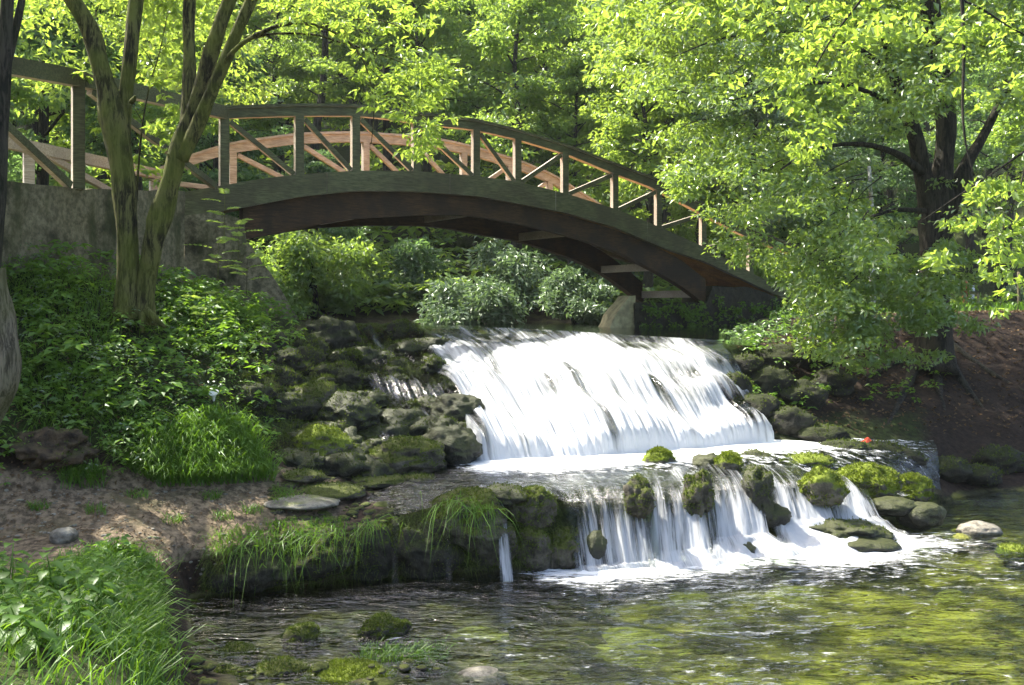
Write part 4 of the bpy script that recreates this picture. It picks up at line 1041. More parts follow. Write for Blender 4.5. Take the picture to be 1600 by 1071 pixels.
# ---- forked tree on the left bank
lt = empty('forked_tree', P(208, 488, 11.3)); tag(lt, 'forked tree with two mossy stems in front of the concrete wall', 'tree')
def child_mesh(mb, name, mat, root, smooth=True):
    loc = np.array(root.location); return link(name, mesh_data(name, np.array(mb.v) - loc, mb.f, M[mat], smooth), root)
Y = 11.3
mb = MB()
pix_limb(mb, [(201, 500, Y, 46), (199, 470, Y, 36), (199, 400, Y, 32), (197, 330, Y, 32), (191, 265, Y, 35), (181, 205, Y, 40), (170, 150, Y, 34), (156, 100, Y, 31), (142, 50, Y, 29), (113, 0, Y - .1, 26), (70, -60, Y - .2, 26), (0, -150, Y - .5, 20)], 40, 16, .22, 1)
pix_limb(mb, [(190, 225, Y, 26), (195, 170, Y + .1, 21), (203, 90, Y + .1, 22), (213, 0, Y + .2, 22), (225, -90, Y + .3, 16)], 22, 12, .15, 2)
for a_, b_, w_ in (((194, 478), (165, 505), 16), ((205, 480), (200, 515), 18), ((185, 235), (176, 222), 15), ((206, 160), (212, 150), 9)):
    pix_limb(mb, [(*a_, Y - .06, w_), ((a_[0] + b_[0]) / 2, (a_[1] + b_[1]) / 2, Y - .1, w_ * .8), (*b_, Y - .12, w_ * .3)], 8, 8, .2, a_[0])
child_mesh(mb, 'trunk', 'bark_moss', lt)
mb = MB()
pix_limb(mb, [(224, 508, Y + .05, 40), (228, 450, Y + .05, 27), (238, 390, Y, 31), (251, 340, Y, 34), (268, 280, Y, 33), (283, 225, Y, 31), (303, 170, Y, 23), (322, 110, Y - .05, 22), (342, 45, Y - .1, 22), (358, 0, Y - .1, 20), (400, -100, Y - .3, 14)], 40, 16, .2, 3)
pix_limb(mb, [(282, 240, Y + .05, 20), (292, 180, Y + .1, 20), (296, 110, Y + .15, 20), (295, 40, Y + .2, 20), (297, -10, Y + .2, 19), (300, -100, Y + .4, 12)], 24, 12, .15, 4)
pix_limb(mb, [(284, 250, Y - .05, 22), (305, 205, Y - .1, 22), (328, 150, Y - .15, 22), (352, 95, Y - .2, 20), (375, 40, Y - .25, 18), (396, -8, Y - .3, 17), (430, -90, Y - .4, 10)], 24, 12, .15, 5)
pix_limb(mb, [(340, 112, Y - .2, 9), (365, 80, Y - .3, 8), (400, 55, Y - .45, 7.5), (450, 37, Y - .6, 6.5), (500, 42, Y - .7, 5), (540, 62, Y - .75, 4), (566, 92, Y - .8, 3.2), (580, 135, Y - .8, 2.2), (584, 180, Y - .8, 1.5), (580, 225, Y - .8, 1.2)], 30, 7, .05, 6)
pix_limb(mb, [(395, 60, Y - .4, 5), (430, 53, Y - .5, 4), (490, 54, Y - .6, 3.4), (530, 66, Y - .7, 3), (580, 80, Y - .7, 2.4), (640, 105, Y - .7, 1.8), (690, 150, Y - .7, 1.3)], 20, 6, .05, 7)
pix_limb(mb, [(505, 42, Y - .7, 3), (560, 30, Y - .8, 2.4), (620, 40, Y - .9, 2), (670, 80, Y - .9, 1.4)], 14, 5, .05, 8)
pix_limb(mb, [(470, 38, Y - .6, 2.4), (490, 15, Y - .6, 2), (520, -10, Y - .6, 1.6)], 8, 5, .05, 9)
pix_limb(mb, [(560, 85, Y - .8, 2), (600, 130, Y - .8, 1.6), (650, 175, Y - .8, 1.3), (690, 205, Y - .8, 1)], 10, 5, .05, 9)
for a_, b_, w_ in (((228, 485), (258, 512), 15), ((222, 490), (222, 520), 16), ((296, 210), (306, 222), 16), ((270, 250), (262, 240), 10)):
    pix_limb(mb, [(*a_, Y - .06, w_), ((a_[0] + b_[0]) / 2, (a_[1] + b_[1]) / 2, Y - .1, w_ * .8), (*b_, Y - .12, w_ * .3)], 8, 8, .2, a_[0])
child_mesh(mb, 'stem', 'bark_moss', lt)
rg = np.random.default_rng(21); cen, rad = [], []
for (u, v, n, sp) in [(600, 60, 6, 22), (645, 110, 7, 22), (690, 108, 6, 20), (655, 150, 6, 20), (620, 185, 4, 14), (688, 175, 6, 18), (665, 212, 5, 14), (650, 240, 4, 12), (560, 45, 6, 22), (520, 18, 6, 20), (590, 15, 7, 24), (650, 25, 6, 22), (700, 140, 5, 14), (560, 110, 5, 20), (585, 150, 3, 14), (470, 20, 5, 20), (440, 5, 5, 18), (620, 120, 5, 16), (672, 225, 3, 10)]:
    for _ in range(n):
        y = 10.5 + rg.normal() * .35; cen.append(P(u + rg.normal() * sp, v + rg.normal() * sp * .8, y)); s = rg.uniform(.09, .2); rad.append([s * 1.3, s * 1.3, s * .5])
V1 = clump_leaves(rg, np.array(cen), np.array(rad), 26, .085, .6, .5, aspect=.42)
# crown above and to the left, outside the frame but shading the bank
cen, rad = [], []
for _ in range(180):
    c = np.array([rg.uniform(-10, -2.8), rg.uniform(9.6, 14.2), rg.uniform(3.9, 7.2)])
    if not keeps_sun(c): continue
    cen.append(c); s = rg.uniform(.25, .5); rad.append([s * 1.3, s * 1.3, s * .5])
for _ in range(130):
    c = np.array([rg.uniform(-8.2, -4.2), rg.uniform(14, 17.5), rg.uniform(3.6, 6.8)])
    if not keeps_sun(c): continue
    cen.append(c); s = rg.uniform(.25, .5); rad.append([s * 1.3, s * 1.3, s * .5])
for _ in range(170):
    c = np.array([rg.uniform(-10, -5.6), rg.uniform(7.2, 10), rg.uniform(3.2, 6)])
    if not keeps_sun(c): continue
    cen.append(c); s = rg.uniform(.22, .4); rad.append([s * 1.3, s * 1.3, s * .5])
for _ in range(130):
    u, v = rg.uniform(20, 560), rg.uniform(-160, 40); c = P(u, v, rg.uniform(11.6, 14))
    if not keeps_sun(c): continue
    cen.append(c); s = rg.uniform(.18, .36); rad.append([s * 1.3, s * 1.3, s * .5]); continue
    cen.append(P(u, v, rg.uniform(11.6, 14))); s = rg.uniform(.18, .36); rad.append([s * 1.3, s * 1.3, s * .5])
V2 = clump_leaves(rg, np.array(cen), np.array(rad), 60, .11, .6, .5, aspect=.45)
Vv = np.concatenate([V1[0], V2[0]]); Fv = np.concatenate([V1[1], V2[1] + len(V1[0])])
link('crown', mesh_data('crown', Vv - np.array(lt.location), Fv, M['leaf_bright'], False), lt)

# sapling with pale leaves between the two stems
sp_ = empty('sapling', P(214, 300, 12.2)); tag(sp_, 'thin sapling with pale green leaves between the two stems of the forked tree', 'sapling')
mb = MB(); Y = 12.0
pix_limb(mb, [(208, 420, Y, 4), (214, 300, Y, 3.6), (222, 200, Y, 3), (235, 130, Y, 2.4), (250, 80, Y, 2), (262, 20, Y, 1.5)], 16, 6, .05, 3)
for a, b in (((222, 200), (270, 185)), ((218, 240), (262, 262)), ((232, 140), (280, 120)), ((222, 190), (190, 150)), ((240, 105), (215, 70)), ((250, 80), (285, 60)), ((215, 285), (250, 290)), ((150, 122), (130, 132))):
    pix_limb(mb, [(*a, Y, 1.6), ((a[0] + b[0]) / 2, (a[1] + b[1]) / 2 - 6, Y - .05, 1.2), (*b, Y - .1, .8)], 6, 4, 0, 1)
child_mesh(mb, 'stem', 'bark_moss', sp_)
cen, rad = [], []
for (u, v, n) in [(270, 190, 4), (262, 265, 4), (280, 118, 4), (190, 155, 2), (215, 75, 3), (285, 60, 4), (250, 290, 3), (235, 210, 3), (245, 130, 4), (228, 255, 3), (260, 90, 4), (240, 40, 4), (268, 155, 4), (140, 128, 2), (152, 205, 1), (255, 225, 3), (225, 110, 3), (270, 20, 4)]:
    for _ in range(n):
        cen.append(P(u + rg.normal() * 9, v + rg.normal() * 8, Y + rg.normal() * .15)); s = rg.uniform(.07, .13); rad.append([s, s, s * .5])
V, Fc = clump_leaves(rg, np.array(cen), np.array(rad), 8, .115, .35, .5, aspect=.5)
link('foliage', mesh_data('foliage', V - np.array(sp_.location), Fc, M['leaf_bright'], False), sp_)

# torn root stump jutting from the bank
M['root_soil'] = rockmat('root_soil', (0.016, 0.011, 0.006), (0.09, 0.062, 0.034), (0.06, 0.06, 0.015), 1.0, 1.3)
R(82, 705, 120, 62, 'root_soil', 'brown torn root stump jutting from the left bank above the dirt path', rough=.55, sub=5, cat='stump', name='stump', fuzz=250)
# trunks at the left edge
et = empty('tree', P(0, 330, 9.5)); tag(et, 'dark trunk at the top left edge with two upright limbs', 'tree')
mb = MB(); Y = 10.2
pix_limb(mb, [(-30, 480, Y, 44), (-14, 350, Y, 38), (-4, 220, Y, 32), (4, 110, Y, 26), (10, 30, Y, 22), (16, -60, Y, 16), (24, -160, Y, 10)], 24, 12, .15, 3)
pix_limb(mb, [(2, 130, Y, 16), (16, 80, Y + .1, 13), (26, 40, Y + .1, 12), (36, -10, Y + .1, 10), (50, -90, Y + .1, 6)], 14, 10, .1, 4)
child_mesh(mb, 'trunk', 'bark_dark', et)
cen, rad = [], []
for _ in range(60):
    cen.append(np.array([rg.uniform(-9, -5.2), rg.uniform(8.8, 12), rg.uniform(3.4, 5.5)])); s = rg.uniform(.25, .45); rad.append([s * 1.2, s * 1.2, s * .5])
V, Fc = clump_leaves(rg, np.array(cen), np.array(rad), 50, .11, .6, .5)
link('crown', mesh_data('crown', V - np.array(et.location), Fc, M['leaf_forest'], False), et)
mb = MB(); Y = 7.6
pix_limb(mb, [(-62, 720, Y, 40), (-14, 640, Y, 44), (6, 575, Y, 46), (2, 510, Y, 42), (-4, 460, Y, 34), (-6, 420, Y, 26)], 24, 16, .18, 8)
bx = P(-62, 720, Y); o = mb.build('snag', [M['bark_pale']], None, bx, True); o.location = bx
tag(o, 'pale bare bent trunk stub cut off by the left edge', 'trunk')

# ---- big tree on the right bank
bt = empty('bank_tree', P(1462, 560, 17.2)); tag(bt, 'big dark trunked tree with spreading roots and drooping boughs on the right bank', 'tree')
mb = MB(); Y = 17.2
pix_limb(mb, [(1462, 585, Y - .1, 72), (1462, 545, Y, 60), (1461, 480, Y, 50), (1460, 400, Y, 46), (1462, 330, Y, 54), (1474, 260, Y, 34), (1478, 190, Y, 30), (1468, 110, Y, 28), (1458, 40, Y, 32), (1448, -40, Y, 26), (1440, -160, Y, 14)], 40, 18, .16, 11)
pix_limb(mb, [(1456, 345, Y, 34), (1444, 280, Y - .1, 29), (1432, 225, Y - .2, 24), (1415, 170, Y - .4, 22), (1395, 110, Y - .6, 17), (1380, 40, Y - .8, 13), (1365, -40, Y - 1, 9)], 24, 12, .14, 12)
pix_limb(mb, [(1482, 330, Y, 30), (1508, 260, Y + .1, 20), (1535, 215, Y + .2, 15), (1575, 140, Y + .3, 11), (1620, 80, Y + .4, 8)], 18, 10, .12, 13)
pix_limb(mb, [(1440, 270, Y - .2, 16), (1400, 240, Y - .6, 11), (1340, 225, Y - 1.2, 8), (1270, 235, Y - 2, 5), (1220, 265, Y - 2.6, 3)], 16, 8, .1, 14)
pix_limb(mb, [(1425, 195, Y - .4, 13), (1370, 150, Y - 1, 9), (1290, 130, Y - 1.8, 6), (1200, 140, Y - 2.4, 4), (1110, 170, Y - 2.8, 2)], 16, 8, .1, 15)
pix_limb(mb, [(1400, 120, Y - .6, 10), (1330, 70, Y - 1.2, 7), (1230, 50, Y - 2, 5), (1130, 60, Y - 2.4, 3), (1050, 90, Y - 2.6, 1.6)], 16, 8, .1, 16)
pix_limb(mb, [(1445, 330, Y - .2, 9), (1390, 330, Y - .9, 6), (1320, 360, Y - 1.8, 4), (1250, 410, Y - 2.4, 2.2)], 12, 6, .1, 17)
for r_ in ([(1450, 545, 17.1, 34), (1425, 590, 16.6, 24), (1400, 640, 16.1, 14), (1385, 670, 15.8, 6)], [(1475, 550, 17.1, 34), (1500, 592, 16.6, 22), (1530, 630, 16.1, 13), (1552, 652, 15.9, 7), (1600, 672, 15.7, 4)],
           [(1465, 560, 17, 30), (1468, 610, 16.4, 18), (1480, 650, 15.9, 10), (1500, 680, 15.5, 5)], [(1440, 545, 17.2, 26), (1395, 570, 17, 16), (1350, 590, 16.6, 8)], [(1485, 540, 17.3, 28), (1530, 570, 17.1, 18), (1580, 600, 16.7, 10), (1640, 630, 16.4, 6)]):
    pp = []
    for u, v, y, w_ in r_:
        g, _n = gpix(u, v); pp.append([g[0], g[1] + .03, g[2] - .015, w_ * .34 / F * y])
    tube_into(mb, pp, 14, 8, .2, r_[0][0])
child_mesh(mb, 'trunk', 'bark_dark', bt)
from math import inf
REG = [(975, -160), (1010, 40), (990, 150), (980, 205), (1020, 255), (1095, 315), (1150, 375), (1235, 425), (1280, 500), (1315, 545), (1345, 555), (1400, 480), (1440, 430), (1500, 350), (1600, 330), (1760, 300), (1760, -160)]
rg = np.random.default_rng(31); cen, rad, tw_ = [], [], MB()
while len(cen) < 640:
    u, v = rg.uniform(950, 1760), rg.uniform(-160, 565)
    if not in_poly(u, v, REG): continue
    y = rg.uniform(13.0, 17.5) if u > 1130 else rg.uniform(14.5, 18.5)
    if 1395 < u < 1525 and 175 < v < 430 and rg.random() < .93: continue
    if fbm(np.array([u / 85., v / 60., 3.3]), 2) < -.22: continue
    c = P(u, v, y)
    if not keeps_sun(c): continue
    cen.append(c); s = rg.uniform(.22, .42); rad.append([s * 1.25, s * 1.25, s * .55])
    if len(cen) % 3 == 0:
        e = c + np.array([rg.uniform(.3, .9), rg.uniform(.2, .9), rg.uniform(.1, .6)]); tube_into(tw_, [[*c, .004], [*((c + e) / 2 + np.array([0, 0, .06])), .007], [*e, .012]], 5, 4, 0, len(cen))
for (u, v, n, su, sv) in ((1070, 285, 3, 20, 10), (1185, 385, 4, 22, 18), (1225, 425, 4, 20, 18), (1445, 440, 24, 45, 40), (1450, 510, 9, 40, 30), (1390, 490, 12, 50, 35), (1500, 470, 10, 25, 30), (1330, 535, 14, 30, 16), (1290, 505, 10, 25, 18), (1350, 480, 14, 35, 30)):
    for _ in range(n):
        cen.append(P(u + rg.normal() * su, v + rg.normal() * sv, rg.uniform(14.8, 16.6))); q_s = rg.uniform(.18, .3); rad.append([q_s * 1.25, q_s * 1.25, q_s * .6])
V1 = clump_leaves(rg, np.array(cen), np.array(rad), 84, .092, .5, .55, aspect=.5)
cen, rad = [], []
for _ in range(420):
    c = np.array([rg.uniform(1.8, 10.5), rg.uniform(13.5, 21.5), rg.uniform(4.6, 9)])
    if not keeps_sun(c, .5): continue
    cen.append(c); s = rg.uniform(.35, .65); rad.append([s * 1.25, s * 1.25, s * .5])
V2 = clump_leaves(rg, np.array(cen), np.array(rad), 70, .16, .55, .5)
link('crown', mesh_data('crown', np.concatenate([V1[0], V2[0]]) - np.array(bt.location), np.concatenate([V1[1], V2[1] + len(V1[0])]), M['leaf_big'], False), bt)
tag(child_mesh(tw_, 'twigs', 'bark_dark', bt), kind='stuff')

# nearer yellow green bough hanging into the picture from the upper right
ob = empty('bough', P(1400, -60, 11)); tag(ob, 'yellow green leafy bough hanging in from the top in front of the big bank tree', 'bough')
mb = MB(); Y = 11
pix_limb(mb, [(1495, -120, Y, 9), (1503, 0, Y, 6), (1506, 90, Y, 5), (1504, 170, Y, 4), (1510, 230, Y, 3), (1522, 275, Y, 2)], 18, 6, .05, 1)
pix_limb(mb, [(1503, 0, Y, 4), (1540, 18, Y, 3.6), (1570, 38, Y, 3), (1610, 60, Y, 2.6)], 10, 5, .05, 2)
pix_limb(mb, [(1610, 230, Y, 4), (1560, 265, Y, 3.5), (1510, 298, Y, 3), (1470, 325, Y, 2), (1440, 345, Y, 1.4)], 12, 5, .05, 3)
pix_limb(mb, [(1608, 215, Y, 3.4), (1595, 290, Y, 2.6), (1570, 350, Y, 2), (1555, 420, Y, 1.4)], 10, 5, .05, 4)
pix_limb(mb, [(1420, -120, Y, 6), (1360, -20, Y, 4.4), (1300, 60, Y, 3.2), (1250, 150, Y, 2)], 12, 5, .05, 5)
pix_limb(mb, [(1495, -100, Y, 5), (1400, -60, Y, 5), (1330, -70, Y, 4), (1200, -60, Y, 3.4), (1100, -20, Y, 2.2), (1030, 15, Y, 1.2)], 14, 5, .05, 6)
child_mesh(mb, 'branch', 'bark_dark', ob)
cen, rad = [], []
for (u, v, n, s_) in [(1255, 160, 16, 40), (1300, 80, 14, 40), (1350, 20, 14, 45), (1270, 240, 8, 18), (1220, 110, 9, 30), (1420, 30, 9, 40), (1480, 60, 8, 30), (1240, 30, 10, 45), (1130, 10, 8, 40), (1560, 60, 8, 30), (1570, 330, 12, 35), (1545, 300, 9, 20), (1560, 400, 8, 25), (1590, 150, 8, 30), (1070, 15, 6, 25), (1475, 405, 4, 12), (1590, 460, 5, 20)]:
    for _ in range(n):
        cen.append(P(u + rg.normal() * s_, v + rg.normal() * s_ * .7, Y + rg.normal() * .4)); s = rg.uniform(.1, .2); rad.append([s * 1.2, s * 1.2, s * .6])
V, Fc = clump_leaves(rg, np.array(cen), np.array(rad), 20, .098, .5, .55, aspect=.55)
link('foliage', mesh_data('foliage', V - np.array(ob.location), Fc, M['leaf_bright'], False), ob)

# ------------------------------------------------------------------ undergrowth and grass
def herbs(name, S, U, n, L, hmin, hmax, mat, dens=None, nl=(5, 10), seed=1):
    rg = np.random.default_rng(seed); Cc, A, Nn, LL = [], [], [], []; k = 0; stems = []
    while k < n:
        s, u = rg.uniform(*S), rg.uniform(*U); p, nn = tpt(np.float64(s), np.float64(u))
        if dens is not None and rg.random() > dens(s, u, p): k += .25; continue
        k += 1; h = rg.uniform(hmin, hmax); c = p + np.array([rg.normal() * .04, rg.normal() * .04 - h * .15, h]); m = rg.integers(*nl)
        a = rg.uniform(0, 6.28) + np.arange(m) * 6.28 / m; d = np.stack([np.cos(a), np.sin(a), rg.uniform(-.45, .15, m)], 1)
        l = L * rg.uniform(.6, 1.35) * rg.uniform(.8, 1.2, m); Cc.append(c + d * l[:, None] * .6 + rg.normal(size=(m, 3)) * .02); A.append(d); Nn.append(np.array([0, -.15, 1]) + .35 * rg.normal(size=(m, 3))); LL.append(l)
    Cc, A, Nn, LL = map(np.concatenate, (Cc, A, Nn, LL))
    V, Fc = leaf_arrays(Cc, A, Nn, LL, LL * .5, .12, .15)
    o = link(name, mesh_data(name, V, Fc, M[mat], False)); tag(o, kind='stuff'); return o
def blades(name, roots, L, W, mat, seed=1, lean=.5, droop=.9, bias=(0, -.2)):
    rg = np.random.default_rng(seed); n = len(roots); L = L * rg.uniform(.5, 1.3, n)
    a = rg.uniform(0, 6.28, n); d = np.stack([np.cos(a) + bias[0], np.sin(a) + bias[1], np.zeros(n)], 1) * rg.uniform(.2, 1, (n, 1)) * lean
    sd = nrm(np.stack([-np.sin(a), np.cos(a), np.zeros(n)], 1) + .3 * rg.normal(size=(n, 3))); V = []
    for t, wf in ((0, 1), (.35, .9), (.7, .6)):
        q = roots + (d * t * 1.0 + np.array([0, 0, 1]) * (t - droop * lean * t * t * .75)) * L[:, None]
        V += [q - sd * W * wf / 2, q + sd * W * wf / 2]
    t = 1.0; V.append(roots + (d * 1.1 + np.array([0, 0, 1]) * (1 - droop * lean * .95)) * L[:, None])
    V = np.stack(V, 1).reshape(-1, 3); i = np.arange(n)[:, None] * 7
    Fc = np.concatenate([i + np.array([[0, 1, 3]]), i + np.array([[0, 3, 2]]), i + np.array([[2, 3, 5]]), i + np.array([[2, 5, 4]]), i + np.array([[4, 5, 6]])], 1).reshape(-1, 3)
    o = link(name, mesh_data(name, V, Fc, M[mat], False)); tag(o, kind='stuff'); return o
def noise_d(s, u, p): return .25 + 1.3 * max(0, fbm(p * 1.1 + 3, 2) + .25)
herbs('undergrowth', (7.0, 9.1), (-450, 430), 2700, .06, .05, .26, 'leaf_herb', noise_d, seed=3)
herbs('undergrowth', (7.0, 9.1), (-450, 430), 420, .11, .1, .38, 'leaf_herb', noise_d, (4, 8), seed=13)
herbs('undergrowth', (7.0, 9.1), (-450, 430), 500, .05, .1, .34, 'leaf_bush', noise_d, (5, 9), seed=14)
herbs('undergrowth', (1.2, 3.6), (-200, 245), 240, .06, .05, .2, 'leaf_herb', lambda s, u, p: s < 1.55 + 1.95 * sm(u, -10, 190), seed=9)
herbs('undergrowth', (8.2, 9.3), (250, 470), 500, .085, .06, .30, 'leaf_herb', noise_d, seed=4)
herbs('undergrowth', (7.6, 9.8), (1160, 1480), 420, .09, .05, .25, 'leaf_herb', lambda s, u, p: .3 + 1.2 * max(0, fbm(p * 1.3, 2)), seed=5)
herbs('undergrowth', (9.0, 9.9), (1130, 1300), 160, .09, .05, .25, 'leaf_dark', seed=6)  # darker leaf material puts the shade into the colour here
herbs('undergrowth', (9.1, 11), (-500, 300), 500, .12, .1, .4, 'leaf_herb', seed=7)
herbs('undergrowth', (11.6, 13), (-300, 1250), 1800, .3, .1, .8, 'leaf_forest', seed=8)
herbs('undergrowth', (12.3, 14.4), (-350, 1500), 2600, .5, .2, 1.6, 'leaf_bright', seed=18)
def roots_su(S, U, n, seed, dens=None):
    rg = np.random.default_rng(seed); out = []
    while len(out) < n:
        s, u = rg.uniform(*S), rg.uniform(*U); p, _ = tpt(np.float64(s), np.float64(u))
        if dens is None or rg.random() < dens(s, u, p): out.append(p)
    return np.array(out)
def roots_px(poly, n, seed):
    rg = np.random.default_rng(seed); pa = np.array(poly); out = []
    while len(out) < n:
        u, v = rg.uniform(*np.sort([pa[:, 0].min(), pa[:, 0].max()])), rg.uniform(pa[:, 1].min(), pa[:, 1].max())
        if in_poly(u, v, poly): out.append(gpix(u, v)[0])
    return np.array(out)
blades('grass', roots_px([(235, 690), (330, 650), (385, 668), (432, 752), (330, 760), (250, 762), (200, 735)], 4200, 1), .42, .011, 'grass', 1, .8, .9, (.1, -.5))
blades('grass', roots_px([(20, 400), (180, 425), (200, 600), (0, 620)], 700, 2), .3, .01, 'grass', 2, .7)
blades('grass', roots_su((7.1, 9.1), (-300, 420), 2600, 22, lambda s, u, p: max(0, fbm(p * .9 + 11, 2)) * 2), .32, .009, 'grass', 22, .9, .9, (.1, -.4))
blades('grass', np.concatenate([roots_px([(u - 16, v - 5), (u + 16, v - 5), (u + 16, v + 5), (u - 16, v + 5)], 70, 60 + i) for i, (u, v) in enumerate([(150, 800), (215, 775), (330, 778), (395, 800), (270, 815), (60, 795), (445, 770), (350, 810)])]), .14, .007, 'grass', 23, .9)
blades('grass', roots_px([(95, 735), (165, 735), (165, 765), (95, 765)], 220, 3), .3, .011, 'grass', 3, .7)
blades('grass', roots_su((1.2, 3.5), (-250, 250), 5600, 4, lambda s, u, p: s < 1.55 + 1.95 * sm(u, -10, 190)), .26, .008, 'grass', 4, .8, .9, (.25, 0))
blades('grass', roots_su((0.6, 2.2), (-100, 285), 1500, 5), .36, .009, 'grass', 5, .8, .9, (.4, 0))
blades('grass', roots_px([(330, 832), (440, 818), (540, 815), (545, 850), (470, 868), (330, 872)], 800, 6), .2, .008, 'grass', 6, .8, 1.2, (.2, -.9))
blades('grass', roots_px([(430, 772), (480, 780), (480, 800), (430, 795)], 200, 16), .16, .008, 'grass', 16, .8)
blades('grass', roots_px([(560, 1010), (690, 1015), (700, 1040), (560, 1040)], 500, 7), .2, .008, 'grass', 7, .8, .9, (.4, 0))
blades('grass', roots_px([(370, 460), (420, 470), (400, 560), (300, 560), (250, 500)], 500, 8), .28, .009, 'grass', 8, .8, .9, (0, -.5))
blades('grass', roots_su((10, 11.5), (1200, 1900), 2500, 9), .3, .03, 'grass', 9, .5)
blades('moss_strands', roots_px([(345, 545), (470, 515), (640, 515), (690, 560), (740, 690), (690, 725), (560, 735), (440, 720), (400, 640)], 9000, 31) + np.array([0, -.05, .03]), .075, .006, 'moss_fuzz', 31, 1.4, 1.4, (0, -.9))
blades('moss_strands', roots_px([(320, 860), (560, 830), (660, 795), (860, 770), (900, 870), (700, 900), (320, 930)], 7000, 32) + np.array([0, -.05, .02]), .07, .005, 'moss_fuzz', 32, 1.4, 1.4, (0, -.9))
blades('moss_strands', roots_px([(860, 765), (1010, 755), (1290, 745), (1440, 770), (1370, 790), (1170, 800), (1000, 800), (870, 790)], 3500, 33) + np.array([0, -.03, .02]), .05, .005, 'moss_fuzz', 33, 1.4, 1.4, (0, -.9))
M['litter'] = leaf_mat('litter', (0.05, 0.03, 0.015), (0.2, 0.125, 0.06), (0.1, 0.06, 0.02), 0.15, 0.02, 0.6, 2.0)
def litter(name, S, U, n, L, seed):
    rg = np.random.default_rng(seed); pts = np.array([tpt(np.float64(rg.uniform(*S)), np.float64(rg.uniform(*U)))[0] for _ in range(n)]) + np.array([0, -.01, .015])
    LL = L * rg.uniform(.5, 1.3, n); V, Fc = leaf_arrays(pts, rg.normal(size=(n, 3)) * np.array([1, 1, .25]), np.array([0, -.3, 1]) + .3 * rg.normal(size=(n, 3)), LL, LL * .55, .2, .2)
    tag(link(name, mesh_data(name, V, Fc, M['litter'], False)), kind='stuff')
litter('leaf_litter', (7.2, 10.2), (1150, 1800), 3200, .07, 51)
litter('leaf_litter', (3.6, 7.3), (-120, 480), 900, .035, 52)
litter('leaf_litter', (7.0, 9.2), (-300, 450), 1500, .05, 53)
# hanging tufts on the mossy ledge rocks
def hang(u, v, Y, n, L, spread, seed):
    rg = np.random.default_rng(seed); r = np.array([P(u + rg.normal() * spread, v + rg.normal() * spread * .3, Y + rg.normal() * .06) for _ in range(n)]); return r
hr = np.concatenate([hang(715, 785, 9.45, 55, .3, 22, 1), hang(745, 795, 9.35, 45, .3, 14, 2), hang(580, 820, 9.2, 40, .3, 16, 3), hang(505, 835, 9.0, 45, .3, 26, 4), hang(420, 850, 8.85, 80, .3, 45, 5)])
blades('hanging_grass', hr, .26, .008, 'grass', 12, 1.5, 1.5, (0, -.9))

# broad leaved nettles in the lower left corner
def nettle(u, v, Y, h, seed, label):
    rg = np.random.default_rng(seed); base = tpt(np.float64(v), np.float64(u))[0]; root = empty('nettle', base); mb = MB()
    top = np.array([rg.normal() * .06, rg.normal() * .05 - .05, h]); tube_into(mb, [[0, 0, -.15, .006], [*(top * .5 + np.array([.02, 0, 0])), .005], [*top, .003]], 8, 5, 0, seed)
    link('stem', mesh_data('stem', np.array(mb.v), mb.f, M['leaf_herb'], True), root)
    V, Fc = [], []; k = 0
    for t in np.linspace(.25, 1, 6):
        c = top * t; a0 = k * 1.57 + rg.uniform(-.3, .3); k += 1
        for a in (a0, a0 + 3.14):
            L = .13 * (1.25 - .55 * t) * rg.uniform(.8, 1.2); A = nrm(np.array([math.cos(a), math.sin(a), -.15 + .4 * (t > .9)])); S = nrm(np.cross(A, [0, 0, 1])); Nn = np.cross(S, A)
            st0 = c + A * .03; pr = [(0, .12), (.14, .62), (.32, .92), (.52, .78), (.74, .42), (1, 0)]; b = sum(len(x) for x in V); vv = []
            for f_, w_ in pr:
                mid = st0 + A * L * f_ - np.array([0, 0, 1]) * L * .35 * f_ * f_; jag = 1 + .12 * (rg.random() - .5)
                vv += [mid + S * L * .36 * w_ * jag + Nn * L * .09 * w_, mid, mid - S * L * .36 * w_ * jag + Nn * L * .09 * w_]
            V.append(np.array(vv))
            for i in range(len(pr) - 1):
                for j in (0, 1): q = b + i * 3 + j; Fc.append((q, q + 1, q + 4, q + 3))
    link('foliage', mesh_data('foliage', np.concatenate(V), Fc, M['leaf_herb'], True), root)
    tag(root, label, 'plant', 'nettles in the lower left corner'); return root
rn = random.Random(5)
for k in range(22):
    u, v = rn.uniform(-60, 160), rn.uniform(1.0, 1.9)
    nettle(u, v, Y, rn.uniform(.2, .38), k, 'broad leaved nettle among others in the grass of the lower left corner')

